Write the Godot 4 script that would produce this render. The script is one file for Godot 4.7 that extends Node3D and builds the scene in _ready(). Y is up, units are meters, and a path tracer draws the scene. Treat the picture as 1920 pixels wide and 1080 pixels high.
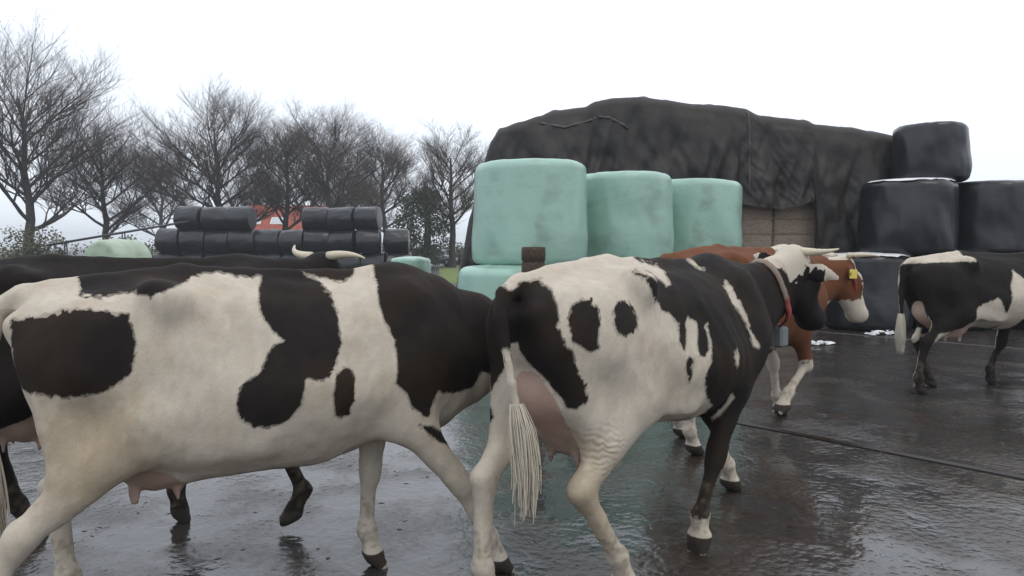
extends Node3D
# A herd of cows walking through a wet farmyard past wrapped bales and a sheeted straw stack.

const CAM_H := 1.43
var rng := RandomNumberGenerator.new()
var M := {}

# ---------------------------------------------------------------- tagging
func tag(o: Node, label: String, category: String, group := "") -> Node:
	o.set_meta("label", label)
	o.set_meta("category", category)
	if group != "":
		o.set_meta("group", group)
	return o

func thing(called: String, label: String, category: String, at: Vector3, turn := 0.0, group := "") -> Node3D:
	var o := Node3D.new()
	o.name = numbered(called)
	add_child(o)
	o.position = at
	o.rotation.y = turn
	tag(o, label, category, group)
	return o

var taken := {}
func numbered(called: String) -> String:
	if not taken.has(called):
		taken[called] = 0
		return called
	taken[called] += 1
	return "%s_%03d" % [called, taken[called]]

func part(called: String, mesh: Mesh, mat: Material, parent: Node, at := Vector3.ZERO) -> MeshInstance3D:
	var o := MeshInstance3D.new()
	o.name = called
	o.mesh = mesh
	o.material_override = mat
	o.position = at
	parent.add_child(o, true)
	return o

func structure(called: String, mesh: Mesh, mat: Material, at := Vector3.ZERO) -> MeshInstance3D:
	var o := part(called, mesh, mat, self, at)
	o.set_meta("kind", "structure")
	return o

# ---------------------------------------------------------------- mesh helpers
func new_st() -> SurfaceTool:
	var st := SurfaceTool.new()
	st.begin(Mesh.PRIMITIVE_TRIANGLES)
	return st

func done(st: SurfaceTool, smooth := true) -> ArrayMesh:
	if smooth:
		st.index()
	st.generate_normals()
	return st.commit()

func grid_mesh(pts: Array, close_u := false, smooth := true) -> ArrayMesh:
	# pts: rows of PackedVector3Array; outward faces when rows go up and columns go clockwise seen from above
	var st := new_st()
	st.set_smooth_group(0 if smooth else -1)
	add_grid(st, pts, close_u)
	return done(st, smooth)

func add_grid(st: SurfaceTool, pts: Array, close_u := false) -> void:
	var nr := pts.size()
	var nc: int = pts[0].size()
	for i in nr - 1:
		for j in (nc if close_u else nc - 1):
			var k := (j + 1) % nc
			var a: Vector3 = pts[i][j]
			var b: Vector3 = pts[i][k]
			var c: Vector3 = pts[i + 1][k]
			var d: Vector3 = pts[i + 1][j]
			if a != b:
				st.add_vertex(a); st.add_vertex(c); st.add_vertex(b)
			if c != d:
				st.add_vertex(a); st.add_vertex(d); st.add_vertex(c)

func frame_of(dir: Vector3) -> Array:
	var u := dir.cross(Vector3(0.13, 0.2, 1.0))
	if u.length() < 0.01:
		u = dir.cross(Vector3(1, 0, 0))
	u = u.normalized()
	return [u, dir.cross(u).normalized()]

func add_tube(st: SurfaceTool, path: PackedVector3Array, radii: PackedFloat32Array, sides := 6, caps := true) -> void:
	var rings := []
	var n := path.size()
	for i in n:
		var dir := (path[mini(i + 1, n - 1)] - path[maxi(i - 1, 0)]).normalized()
		var f := frame_of(dir)
		var ring := PackedVector3Array()
		for j in sides:
			var a := TAU * j / sides
			ring.append(path[i] + (f[0] * cos(a) + f[1] * sin(a)) * radii[i])
		rings.append(ring)
	add_grid(st, rings, true)
	if caps:
		for e in [0, n - 1]:
			for j in sides:
				var a: Vector3 = rings[e][j]
				var b: Vector3 = rings[e][(j + 1) % sides]
				st.add_vertex(path[e]); st.add_vertex(a if e == 0 else b); st.add_vertex(b if e == 0 else a)

func tube(path: Array, radii: Array, sides := 8) -> ArrayMesh:
	var st := new_st()
	add_tube(st, PackedVector3Array(path), PackedFloat32Array(radii), sides)
	return done(st)

func add_box(st: SurfaceTool, lo: Vector3, hi: Vector3, bev := 0.0) -> void:
	# a box whose edges are chamfered by bev
	var c := (lo + hi) / 2.0
	var h := (hi - lo) / 2.0
	var b := minf(bev, minf(h.x, minf(h.y, h.z)) * 0.9)
	for ax in 3:
		var u := (ax + 1) % 3
		var v := (ax + 2) % 3
		for s in [-1.0, 1.0]:
			var q := []
			for t in [[-1, -1], [1, -1], [1, 1], [-1, 1]]:
				var p := Vector3.ZERO
				p[ax] = s * h[ax]
				p[u] = t[0] * (h[u] - b)
				p[v] = t[1] * (h[v] - b)
				q.append(c + p)
			quad(st, q, s > 0)
		if b > 0.0:
			for s in [-1.0, 1.0]:
				for t in [-1.0, 1.0]:
					var q := []
					for w in [[0, -1], [1, -1], [1, 1], [0, 1]]:
						var p := Vector3.ZERO
						p[ax] = w[1] * (h[ax] - b)
						p[u] = s * (h[u] - (b if w[0] == 0 else 0.0))
						p[v] = t * (h[v] - (0.0 if w[0] == 0 else b))
						q.append(c + p)
					quad(st, q, s * t < 0)
	if b > 0.0:
		for sx in [-1.0, 1.0]:
			for sy in [-1.0, 1.0]:
				for sz in [-1.0, 1.0]:
					var p0 := c + Vector3(sx * h.x, sy * (h.y - b), sz * (h.z - b))
					var p1 := c + Vector3(sx * (h.x - b), sy * h.y, sz * (h.z - b))
					var p2 := c + Vector3(sx * (h.x - b), sy * (h.y - b), sz * h.z)
					if sx * sy * sz > 0:
						st.add_vertex(p0); st.add_vertex(p2); st.add_vertex(p1)
					else:
						st.add_vertex(p0); st.add_vertex(p1); st.add_vertex(p2)

func quad(st: SurfaceTool, q: Array, flip: bool) -> void:
	var o := [0, 2, 1, 0, 3, 2] if flip else [0, 1, 2, 0, 2, 3]
	for i in o:
		st.add_vertex(q[i])

func box(lo: Vector3, hi: Vector3, bev := 0.0) -> ArrayMesh:
	var st := new_st()
	st.set_smooth_group(-1)
	add_box(st, lo, hi, bev)
	return done(st, false)

func noise(sd: int, freq: float, octaves := 3, kind := FastNoiseLite.TYPE_SIMPLEX_SMOOTH) -> FastNoiseLite:
	var n := FastNoiseLite.new()
	n.noise_type = kind
	n.seed = sd
	n.frequency = freq
	n.fractal_octaves = octaves
	return n

# ---------------------------------------------------------------- textures
func noise_image(size: int, sd: int, freq: float, octaves := 4) -> Image:
	var im := noise(sd, freq, octaves).get_seamless_image(size, size)
	im.convert(Image.FORMAT_RF)
	return im

func ramp_texture(im: Image, lo: Color, hi: Color, gain := 1.0) -> ImageTexture:
	var n := im.get_width()
	var out := Image.create(n, n, false, Image.FORMAT_RGB8)
	for y in n:
		for x in n:
			var t := clampf((im.get_pixel(x, y).r - 0.5) * gain + 0.5, 0.0, 1.0)
			out.set_pixel(x, y, lo.lerp(hi, t))
	out.generate_mipmaps()
	return ImageTexture.create_from_image(out)

func normal_texture(im: Image, strength: float) -> ImageTexture:
	var c: Image = im.duplicate()
	c.convert(Image.FORMAT_RGBA8)
	c.bump_map_to_normal_map(strength)
	c.generate_mipmaps()
	return ImageTexture.create_from_image(c)

func srgb(r: float, g: float, b: float) -> Color:
	return Color(r, g, b).linear_to_srgb()

func plain(c: Color, rough: float, metal := 0.0) -> StandardMaterial3D:
	var m := StandardMaterial3D.new()
	m.albedo_color = c.linear_to_srgb()
	m.roughness = rough
	m.metallic = metal
	return m

func tri(m: StandardMaterial3D, scale: Vector3, world := false) -> StandardMaterial3D:
	m.uv1_triplanar = true
	m.uv1_world_triplanar = world
	m.uv1_scale = scale
	return m

func make_materials() -> void:
	var fine := noise_image(256, 3, 0.06, 4)
	var broad := noise_image(256, 5, 0.02, 5)
	var hair := noise_image(256, 9, 0.12, 3)
	var tone := ramp_texture(fine, Color(0.86, 0.855, 0.85), Color(1, 1, 1), 1.4)
	var blotch := ramp_texture(broad, Color(0.72, 0.72, 0.72), Color(1, 1, 1), 1.6)
	var fine_n := normal_texture(fine, 3.0)
	var broad_n := normal_texture(broad, 6.0)

	var coat := plain(Color(1, 1, 1), 0.8)
	coat.metallic_specular = 0.3
	coat.vertex_color_use_as_albedo = true
	coat.albedo_texture = ramp_texture(hair, Color(0.88, 0.87, 0.86), Color(1, 1, 1), 1.2)
	coat.normal_enabled = true
	coat.normal_texture = normal_texture(hair, 3.0)
	coat.normal_scale = 0.15
	tri(coat, Vector3(9.0, 2.2, 9.0))
	M.coat = coat

	M.horn = plain(Color(0.52, 0.46, 0.34), 0.45)
	M.switch_hair = plain(Color(0.55, 0.5, 0.41), 0.8)
	M.eye = plain(Color(0.01, 0.008, 0.006), 0.08)
	M.red_strap = plain(Color(0.23, 0.03, 0.03), 0.7)
	M.tan_strap = plain(Color(0.2, 0.15, 0.115), 0.75)
	M.white_film = plain(Color(0.72, 0.73, 0.74), 0.35)
	M.grey_plastic = plain(Color(0.13, 0.15, 0.16), 0.5)
	M.yellow_tag = plain(Color(0.62, 0.52, 0.1), 0.5)

	# wrapped bales: stretch film with grey smears of dirt where they were handled
	var sm1 := noise_image(512, 31, 0.006, 4)
	var sm2 := noise_image(512, 32, 0.05, 4)
	var smi := Image.create(512, 512, false, Image.FORMAT_RGB8)
	for y in 512:
		for x in 512:
			var d := smoothstep(0.50, 0.85, sm1.get_pixel(x, y).r) * (0.6 + 0.4 * sm2.get_pixel(x, y).r)
			var g := 0.95 + 0.05 * sm2.get_pixel(x, y).r
			smi.set_pixel(x, y, Color(g, g, g).lerp(Color(0.72, 0.68, 0.66), d * 0.6))
	smi.generate_mipmaps()
	var smear := ImageTexture.create_from_image(smi)
	for f in [["teal", Color(0.30, 0.475, 0.40), 0.36], ["black_film", Color(0.012, 0.013, 0.016), 0.32], ["pale_green", Color(0.33, 0.42, 0.31), 0.4]]:
		var m := plain(f[1], f[2])
		m.albedo_texture = smear
		m.normal_enabled = true
		m.normal_texture = broad_n
		m.normal_scale = 0.1
		tri(m, Vector3(0.45, 0.6, 0.45), true)
		M[f[0]] = m

	var tarp := plain(Color(0.028, 0.025, 0.023), 0.65)
	tarp.albedo_texture = tone
	tarp.normal_enabled = true
	tarp.normal_texture = broad_n
	tarp.normal_scale = 0.1
	tri(tarp, Vector3(0.5, 0.5, 0.5), true)
	M.tarp = tarp
	M.tarp_seam = plain(Color(0.065, 0.062, 0.06), 0.6)

	# straw: short stems lying flat, drawn stroke by stroke
	var si := Image.create(512, 512, false, Image.FORMAT_RGB8)
	si.fill(Color(0.50, 0.445, 0.40))
	rng.seed = 77
	for k in 5200:
		var tint := rng.randf_range(0.7, 1.0)
		var col := Color(0.80, 0.72, 0.65) * tint
		col.a = 1.0
		var x := rng.randi_range(0, 511)
		var y := rng.randi_range(0, 511)
		var l := rng.randi_range(14, 60)
		var sl := rng.randf_range(-0.22, 0.22)
		for t in l:
			var yy := posmod(int(y + t * sl), 512)
			si.set_pixel(posmod(x + t, 512), yy, col)
			si.set_pixel(posmod(x + t, 512), posmod(yy + 1, 512), col * 0.8)
	si.generate_mipmaps()
	var straw := plain(Color(0.95, 0.95, 0.95), 0.9)
	straw.albedo_texture = ImageTexture.create_from_image(si)
	straw.normal_enabled = true
	straw.normal_texture = normal_texture(si, 5.0)
	tri(straw, Vector3(1.3, 1.3, 1.3))
	M.straw = straw
	M.twine = plain(Color(0.25, 0.16, 0.05), 0.8)

	# wet concrete
	var g1 := noise_image(1024, 21, 0.012, 6)
	var g2 := noise_image(1024, 22, 0.006, 4)
	var g3 := noise_image(1024, 23, 0.09, 3)
	var ca := Image.create(1024, 1024, false, Image.FORMAT_RGB8)
	var cr := Image.create(1024, 1024, false, Image.FORMAT_RGB8)
	var chh := Image.create(1024, 1024, false, Image.FORMAT_RF)
	for y in 1024:
		for x in 1024:
			var a := g1.get_pixel(x, y).r
			var b := g2.get_pixel(x, y).r
			var c := g3.get_pixel(x, y).r
			var dirt := smoothstep(0.42, 0.66, a * 0.6 + c * 0.15 + b * 0.3)
			var col := Color(0.235, 0.228, 0.224).lerp(Color(0.19, 0.16, 0.135), dirt)
			col = col * (0.78 + 0.44 * c * 0.6 + 0.2 * a)
			col.a = 1.0
			ca.set_pixel(x, y, col)
			var wet := smoothstep(0.30, 0.72, b * 0.6 + a * 0.4)
			var r := lerpf(0.10, 0.31, wet) + (c - 0.5) * 0.14
			cr.set_pixel(x, y, Color(r, r, r))
			chh.set_pixel(x, y, Color(a * 0.55 + c * 0.45 * (0.25 + 0.75 * wet), 0, 0))
	for im in [ca, cr]:
		im.generate_mipmaps()
	var wetc := plain(Color(1, 1, 1), 1.0)
	wetc.albedo_texture = ImageTexture.create_from_image(ca)
	wetc.roughness_texture = ImageTexture.create_from_image(cr)
	wetc.normal_enabled = true
	wetc.normal_texture = normal_texture(chh, 10.0)
	wetc.normal_scale = 0.16
	tri(wetc, Vector3(0.17, 0.17, 0.17), true)
	M.concrete = wetc

	M.muck = plain(Color(0.03, 0.024, 0.018), 0.8)
	var soil := plain(Color(0.62, 0.6, 0.58), 0.55)
	soil.albedo_texture = ramp_texture(g1, Color(0.14, 0.125, 0.11), Color(0.27, 0.25, 0.22), 1.5)
	tri(soil, Vector3(0.09, 0.09, 0.09), true)
	M.soil = soil
	var grass := plain(Color(0.8, 0.8, 0.8), 0.9)
	grass.albedo_texture = ramp_texture(fine, Color(0.30, 0.36, 0.12), Color(0.50, 0.55, 0.24), 1.4)
	tri(grass, Vector3(0.3, 0.3, 0.3), true)
	M.grass = grass
	var road := plain(Color(0.28, 0.27, 0.26), 0.5)
	road.albedo_texture = tone
	tri(road, Vector3(0.2, 0.2, 0.2), true)
	M.road = road

	var bark := plain(Color(0.04, 0.034, 0.03), 0.95)
	M.bark = bark
	M.twig = plain(Color(0.075, 0.056, 0.044), 0.95)
	for f in [["ivy_leaf", Color(0.035, 0.045, 0.022)], ["hedge_leaf", Color(0.085, 0.08, 0.04)]]:
		var lm := plain(f[1], 0.7)
		lm.backlight_enabled = true
		lm.backlight = Color(0.15, 0.16, 0.08)
		M[f[0]] = lm
	var wood := plain(Color(0.10, 0.075, 0.05), 0.85)
	wood.albedo_texture = ramp_texture(hair, Color(0.45, 0.42, 0.38), Color(1, 1, 1), 2.0)
	tri(wood, Vector3(4.0, 0.8, 4.0))
	M.wood = wood
	M.brick = plain(Color(0.2, 0.07, 0.05), 0.9)
	var roof := plain(Color(0.42, 0.085, 0.045), 0.75)
	roof.albedo_texture = blotch
	tri(roof, Vector3(0.4, 0.4, 0.4), true)
	M.roof = roof
	M.glass = plain(Color(0.5, 0.52, 0.55), 0.1)
	M.white_paint = plain(Color(0.7, 0.7, 0.7), 0.5)
	M.dark_metal = plain(Color(0.035, 0.037, 0.04), 0.45, 0.5)
	M.car_paint = plain(Color(0.2, 0.21, 0.22), 0.25, 0.4)
	M.car_glass = plain(Color(0.02, 0.022, 0.025), 0.06)
	M.rubber = plain(Color(0.015, 0.015, 0.015), 0.8)

const CELL := 0.016
# coat patches as outlines in the cow's own measures: metres along the flank, height above the ground; 1 dark, 0 white
var POLY1 := [
	[poly([-0.838, 1.214, -0.609, 1.253, -0.529, 1.245, -0.451, 1.226, -0.423, 1.136, -0.432, 1.044, -0.466, 1., -0.53, 0.962, -0.651, 0.952, -0.759, 0.96, -0.82, 0.992]), 1],
	[poly([-0.825, 1.638, -0.62, 1.3, -0.542, 1.293, -0.44, 1.305, -0.391, 1.293, -0.336, 1.303, -0.275, 1.338, -0.251, 1.361, -0.166, 1.371, -0.046, 1.349, -0.006, 1.357, -0.016, 1.27, -0.004, 1.211, 0.034, 1.151, 0.082, 1.111, 0.043, 1.103, 0.014, 1.055, -0.006, 1.008, -0.072, 0.963, -0.09, 0.926, -0.095, 0.866, -0.074, 0.824, -0.028, 0.796, 0.029, 0.795, 0.087, 0.812, 0.136, 0.874, 0.157, 0.974, 0.206, 0.958, 0.236, 0.968, 0.269, 1.023, 0.292, 1.101, 0.283, 1.221, 0.252, 1.293, 0.214, 1.334, 0.151, 1.369, 0.236, 1.342, 0.312, 1.328, 0.363, 1.351, 0.382, 1.409, 0.385, 1.659]), 1],
	[poly([0.289, 1.002, 0.32, 1.002, 0.342, 0.966, 0.338, 0.895, 0.318, 0.82, 0.287, 0.797, 0.262, 0.817, 0.255, 0.904, 0.267, 0.974]), 1],
	[poly([0.457, 1.66, 0.451, 1.342, 0.452, 1.237, 0.469, 1.173, 0.508, 1.088, 0.514, 1.003, 0.506, 0.919, 0.546, 0.882, 0.569, 0.824, 0.616, 0.783, 0.654, 0.754, 0.671, 0.807, 0.687, 0.865, 0.775, 0.839, 0.879, 0.842, 0.922, 0.901, 1.143, 0.854, 1.226, 1.674]), 1],
	[poly([0.6, 0.74, 0.666, 0.722, 0.733, 0.667, 0.751, 0.61, 0.703, 0.643, 0.64, 0.696]), 1]]
var POLY2 := [
	[poly([-0.466, 1.3, -0.405, 1.308, -0.347, 1.27, -0.318, 1.213, -0.319, 1.146, -0.289, 1.079, -0.26, 1.048, -0.248, 0.987, -0.219, 0.933, -0.215, 0.86, -0.235, 0.824, -0.285, 0.829, -0.315, 0.869, -0.356, 0.917, -0.422, 0.97, -0.473, 1.032, -0.495, 1.117, -0.497, 1.223, -0.486, 1.272]), 1],
	[poly([-0.851, 1.122, -0.762, 1.198, -0.57, 1.271, -0.533, 1.296, -0.486, 1.272, -0.483, 1.16, -0.485, 1.065, -0.522, 1.06, -0.514, 1., -0.585, 0.899, -0.621, 0.857, -0.632, 0.815, -0.595, 0.769, -0.614, 0.721, -0.641, 0.771, -0.763, 0.802, -0.826, 0.9]), 1],
	[poly([-0.237, 1.241, -0.199, 1.236, -0.174, 1.201, -0.167, 1.143, -0.175, 1.085, -0.167, 1.055, -0.204, 1.045, -0.232, 1.067, -0.266, 1.088, -0.281, 1.166, -0.273, 1.213]), 1],
	[poly([-0.093, 1.224, -0.054, 1.209, -0.035, 1.166, -0.038, 1.107, -0.071, 1.088, -0.103, 1.104, -0.12, 1.16, -0.121, 1.208]), 1],
	[poly([-0.07, 1.663, -0.055, 1.38, 0.001, 1.37, 0.072, 1.33, 0.108, 1.271, 0.088, 1.262, 0.051, 1.295, 0.003, 1.327, -0.045, 1.34, -0.055, 1.33, -0.003, 1.302, 0.023, 1.259, 0.041, 1.211, 0.069, 1.172, 0.105, 1.147, 0.133, 1.112, 0.144, 1.067, 0.137, 1.037, 0.155, 1.003, 0.166, 0.995, 0.174, 1.032, 0.171, 1.119, 0.181, 1.136, 0.216, 1.105, 0.228, 1.075, 0.222, 1.016, 0.23, 0.966, 0.254, 0.959, 0.273, 0.99, 0.27, 1.045, 0.257, 1.086, 0.27, 1.101, 0.282, 1.023, 0.285, 0.933, 0.261, 0.89, 0.259, 0.789, 0.3, 0.717, 0.272, 0.66, 0.251, 0.622, 0.301, 0.599, 0.352, 0.662, 0.379, 0.7, 0.4, 0.748, 0.42, 0.723, 0.354, 0.634, 0.289, 0.563, 0.265, 0.37, 0.226, 0.277, 0.211, 0.174, 0.302, 0.158, 0.342, 0.281, 0.407, 0.422, 0.481, 0.478, 0.512, 0.52, 0.563, 0.605, 0.612, 0.743, 0.641, 0.852, 0.686, 0.908, 0.862, 0.966, 0.96, 1.074, 0.898, 1.653]), 1],
	[poly([0.375, 1.282, 0.403, 1.25, 0.44, 1.186, 0.478, 1.109, 0.497, 1.034, 0.536, 0.968, 0.541, 0.942, 0.505, 0.961, 0.485, 1.012, 0.47, 1.074, 0.409, 1.164, 0.371, 1.251]), 0],
	[poly([0.183, 1.38, 0.227, 1.365, 0.273, 1.331, 0.291, 1.318, 0.251, 1.329, 0.213, 1.355]), 0],
	[poly([0.401, 0.987, 0.417, 0.938, 0.409, 0.891, 0.391, 0.919]), 0],
	[poly([0.542, 0.577, 0.545, 0.544, 0.517, 0.51, 0.45, 0.552, 0.512, 0.534]), 0],
	[poly([0.178, 0.968, 0.201, 0.961, 0.197, 0.898, 0.184, 0.852, 0.171, 0.901, 0.166, 0.948]), 1],
	[poly([0.579, 1.457, 0.754, 1.46, 0.801, 1.415, 0.903, 1.396, 0.998, 1.357, 0.872, 1.332, 0.814, 1.283, 0.743, 1.31, 0.651, 1.337, 0.633, 1.357]), 0]]
var POLY5 := [
	[poly([-1.0, 1.27, -0.72, 1.29, -0.35, 1.30, -0.3, 1.5, -1.0, 1.5]), 0],
	[poly([-0.42, 0.1, -0.30, 0.62, -0.34, 0.84, -0.12, 0.95, 0.02, 0.72, 0.0, 0.1]), 0],
	[poly([-0.02, 0.75, 0.02, 1.05, 0.1, 1.22, 0.2, 1.1, 0.22, 0.8, 0.12, 0.5]), 0],
	[poly([0.48, 0.0, 0.46, 0.5, 0.6, 0.56, 0.9, 0.5, 0.9, 0.0]), 0],
	[poly([-0.72, 0.36, -0.62, 0.5, -0.58, 0.62, -0.70, 0.6, -0.76, 0.46]), 0]]

# ---------------------------------------------------------------- cows
# The body is a distance field: a lofted trunk, joined by smooth minimum with tapered, some of them flattened, capsules; meshed as surface nets.
class Body:
	var a := PackedVector3Array()
	var ba := PackedVector3Array()
	var nn := PackedVector3Array()
	var r0 := PackedFloat32Array()
	var dr := PackedFloat32Array()
	var ib := PackedFloat32Array()
	var kk := PackedFloat32Array()
	var fl := PackedFloat32Array()
	var carve := []
	var lut := []
	var x0 := -0.87
	var x1 := 0.93
	var all := PackedInt32Array()
	func cap(p: Vector3, q: Vector3, rp: float, rq: float, k := 0.05, flat_axis := Vector3.ZERO, flat := 1.0) -> int:
		a.append(p); ba.append(q - p); r0.append(rp); dr.append(rq - rp)
		ib.append(1.0 / maxf((q - p).length_squared(), 1e-8))
		kk.append(k); nn.append(flat_axis); fl.append(flat)
		all.append(a.size() - 1)
		return a.size() - 1
	func trunk(st: Array) -> void:
		var n := 121
		var raw := []
		for i in n:
			var x := lerpf(x0, x1, float(i) / (n - 1))
			var j := 0
			while j < st.size() - 2 and x > st[j + 1][0]:
				j += 1
			var t := clampf((x - st[j][0]) / (st[j + 1][0] - st[j][0]), 0.0, 1.0)
			var v := [0.0, 0.0, 0.0, 0.0]
			for c in 4:
				v[c] = lerpf(st[j][c + 1], st[j + 1][c + 1], t)
			raw.append(v)
		for pass_n in 14:
			var nxt := []
			for i in n:
				var v := [0.0, 0.0, 0.0, 0.0]
				for c in 4:
					v[c] = (raw[maxi(i - 1, 0)][c] + raw[i][c] * 2.0 + raw[mini(i + 1, n - 1)][c]) / 4.0
				nxt.append(v)
			raw = nxt
		for i in n:
			var x := lerpf(x0, x1, float(i) / (n - 1))
			var e := minf((x - x0) / 0.13, (x1 - x) / 0.16)
			var s := 1.0
			if e < 1.0:
				s = sqrt(maxf(1.0 - (1.0 - e) * (1.0 - e), 0.02))
			var yc: float = raw[i][3]
			lut.append(Vector4(yc, (raw[i][0] - yc) * s, (yc - raw[i][1]) * s, raw[i][2] * s))
	func trunk_dist(p: Vector3) -> float:
		var cx := clampf(p.x, x0, x1)
		var f := (cx - x0) / (x1 - x0) * 120.0
		var i := mini(int(f), 119)
		var l0: Vector4 = lut[i]
		var l: Vector4 = l0.lerp(lut[i + 1], f - i)
		var y := p.y - l.x
		var h := l.y if y > 0.0 else l.z
		var w := l.w
		if y > 0.0:
			w *= 1.0 - 0.22 * minf(y / h, 1.0)
		var qy := y / h
		var qz := p.z / w
		var r := sqrt(qy * qy + qz * qz)
		var g := sqrt(qy * qy / (h * h) + qz * qz / (w * w))
		var d := -minf(h, w)
		if g > 1e-5:
			d = maxf(r * (r - 1.0) / g, -minf(h, w))
		if cx != p.x:
			var dx := absf(p.x - cx)
			d = sqrt(dx * dx + maxf(d, 0.0) * maxf(d, 0.0))
		return d
	func one(i: int, p: Vector3) -> float:
		var pa := p - a[i]
		var t := clampf(pa.dot(ba[i]) * ib[i], 0.0, 1.0)
		var v := pa - ba[i] * t
		var r := r0[i] + dr[i] * t
		var f := fl[i]
		if f == 1.0:
			return v.length() - r
		v += nn[i] * (v.dot(nn[i]) * (1.0 / f - 1.0))
		return (v.length() - r) * (0.5 + 0.5 * f)
	func dist(p: Vector3, idx: PackedInt32Array) -> float:
		var d := trunk_dist(p)
		for i in idx:
			var e := one(i, p)
			var k := kk[i]
			var h := k - absf(d - e)
			d = minf(d, e)
			if h > 0.0:
				d -= h * h / (4.0 * k)
		for c in carve:
			var e: float = c[1] - p.distance_to(c[0])
			var h: float = c[2] - absf(d - e)
			d = maxf(d, e)
			if h > 0.0:
				d += h * h / (4.0 * c[2])
		return d

func surface_nets(b: Body, lo: Vector3, hi: Vector3, cell: float) -> Array:
	var T := 4
	var n := Vector3i(((hi - lo) / (cell * T)).ceil()) * T
	var sx := 1
	var sy := n.x
	var sz := n.x * n.y
	var val := PackedFloat32Array()
	val.resize(n.x * n.y * n.z)
	val.fill(1.0)
	var tiles := []
	var half := cell * T * 0.5
	var rad := half * 1.7321 + cell * 1.8
	for tz in n.z / T:
		for ty in n.y / T:
			for tx in n.x / T:
				var c := lo + Vector3(tx + 0.5, ty + 0.5, tz + 0.5) * cell * T
				var d := b.dist(c, b.all)
				if absf(d) > rad * 1.35:
					if d < 0.0:
						for k in T:
							for j in T:
								var o := tx * T + (ty * T + j) * sy + (tz * T + k) * sz
								for i in T:
									val[o + i] = d
					continue
				var idx := PackedInt32Array()
				for i in b.all:
					if b.one(i, c) < rad * 1.5 + b.kk[i] + maxf(d, 0.0):
						idx.append(i)
				tiles.append(Vector3i(tx * T, ty * T, tz * T))
				for k in T:
					for j in T:
						var o := tx * T + (ty * T + j) * sy + (tz * T + k) * sz
						for i in T:
							val[o + i] = b.dist(lo + Vector3(tx * T + i, ty * T + j, tz * T + k) * cell, idx)
	var vid := {}
	var V := PackedVector3Array()
	var offs := [0, sx, sy, sx + sy, sz, sx + sz, sy + sz, sx + sy + sz]
	var corner := [Vector3(0, 0, 0), Vector3(1, 0, 0), Vector3(0, 1, 0), Vector3(1, 1, 0), Vector3(0, 0, 1), Vector3(1, 0, 1), Vector3(0, 1, 1), Vector3(1, 1, 1)]
	var edges := [[0, 1], [2, 3], [4, 5], [6, 7], [0, 2], [1, 3], [4, 6], [5, 7], [0, 4], [1, 5], [2, 6], [3, 7]]
	var cells := []
	for t in tiles:
		for k in T:
			for j in T:
				for i in T:
					var x: int = t.x + i
					var y: int = t.y + j
					var z: int = t.z + k
					if x >= n.x - 1 or y >= n.y - 1 or z >= n.z - 1:
						continue
					var o := x + y * sy + z * sz
					var neg := 0
					for q in 8:
						if val[o + offs[q]] < 0.0:
							neg += 1
					if neg == 0 or neg == 8:
						continue
					var s := Vector3.ZERO
					var cnt := 0
					for e in edges:
						var va := val[o + offs[e[0]]]
						var vb := val[o + offs[e[1]]]
						if (va < 0.0) != (vb < 0.0):
							s += corner[e[0]].lerp(corner[e[1]], va / (va - vb))
							cnt += 1
					vid[o] = V.size()
					V.append(lo + (Vector3(x, y, z) + s / cnt) * cell)
					cells.append(Vector3i(x, y, z))
	var F := PackedInt32Array()
	var ax_step := [sx, sy, sz]
	for c in cells:
		var o: int = c.x + c.y * sy + c.z * sz
		for ax in 3:
			var u := (ax + 1) % 3
			var w := (ax + 2) % 3
			if c[u] == 0 or c[w] == 0:
				continue
			var v0 := val[o]
			var v1 := val[o + ax_step[ax]]
			if (v0 < 0.0) == (v1 < 0.0):
				continue
			var o2: int = o - ax_step[u]
			var o3: int = o - ax_step[u] - ax_step[w]
			var o4: int = o - ax_step[w]
			if not (vid.has(o2) and vid.has(o3) and vid.has(o4)):
				continue
			var q := [vid[o], vid[o2], vid[o3], vid[o4]]
			if v0 < 0.0:
				F.append_array([q[0], q[2], q[1], q[0], q[3], q[2]])
			else:
				F.append_array([q[0], q[1], q[2], q[0], q[2], q[3]])
	return [V, F]

func vertex_normals(V: PackedVector3Array, F: PackedInt32Array) -> PackedVector3Array:
	var N := PackedVector3Array()
	N.resize(V.size())
	for i in range(0, F.size(), 3):
		var c := (V[F[i + 2]] - V[F[i]]).cross(V[F[i + 1]] - V[F[i]])
		N[F[i]] += c
		N[F[i + 1]] += c
		N[F[i + 2]] += c
	for i in N.size():
		N[i] = N[i].normalized()
	return N

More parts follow.
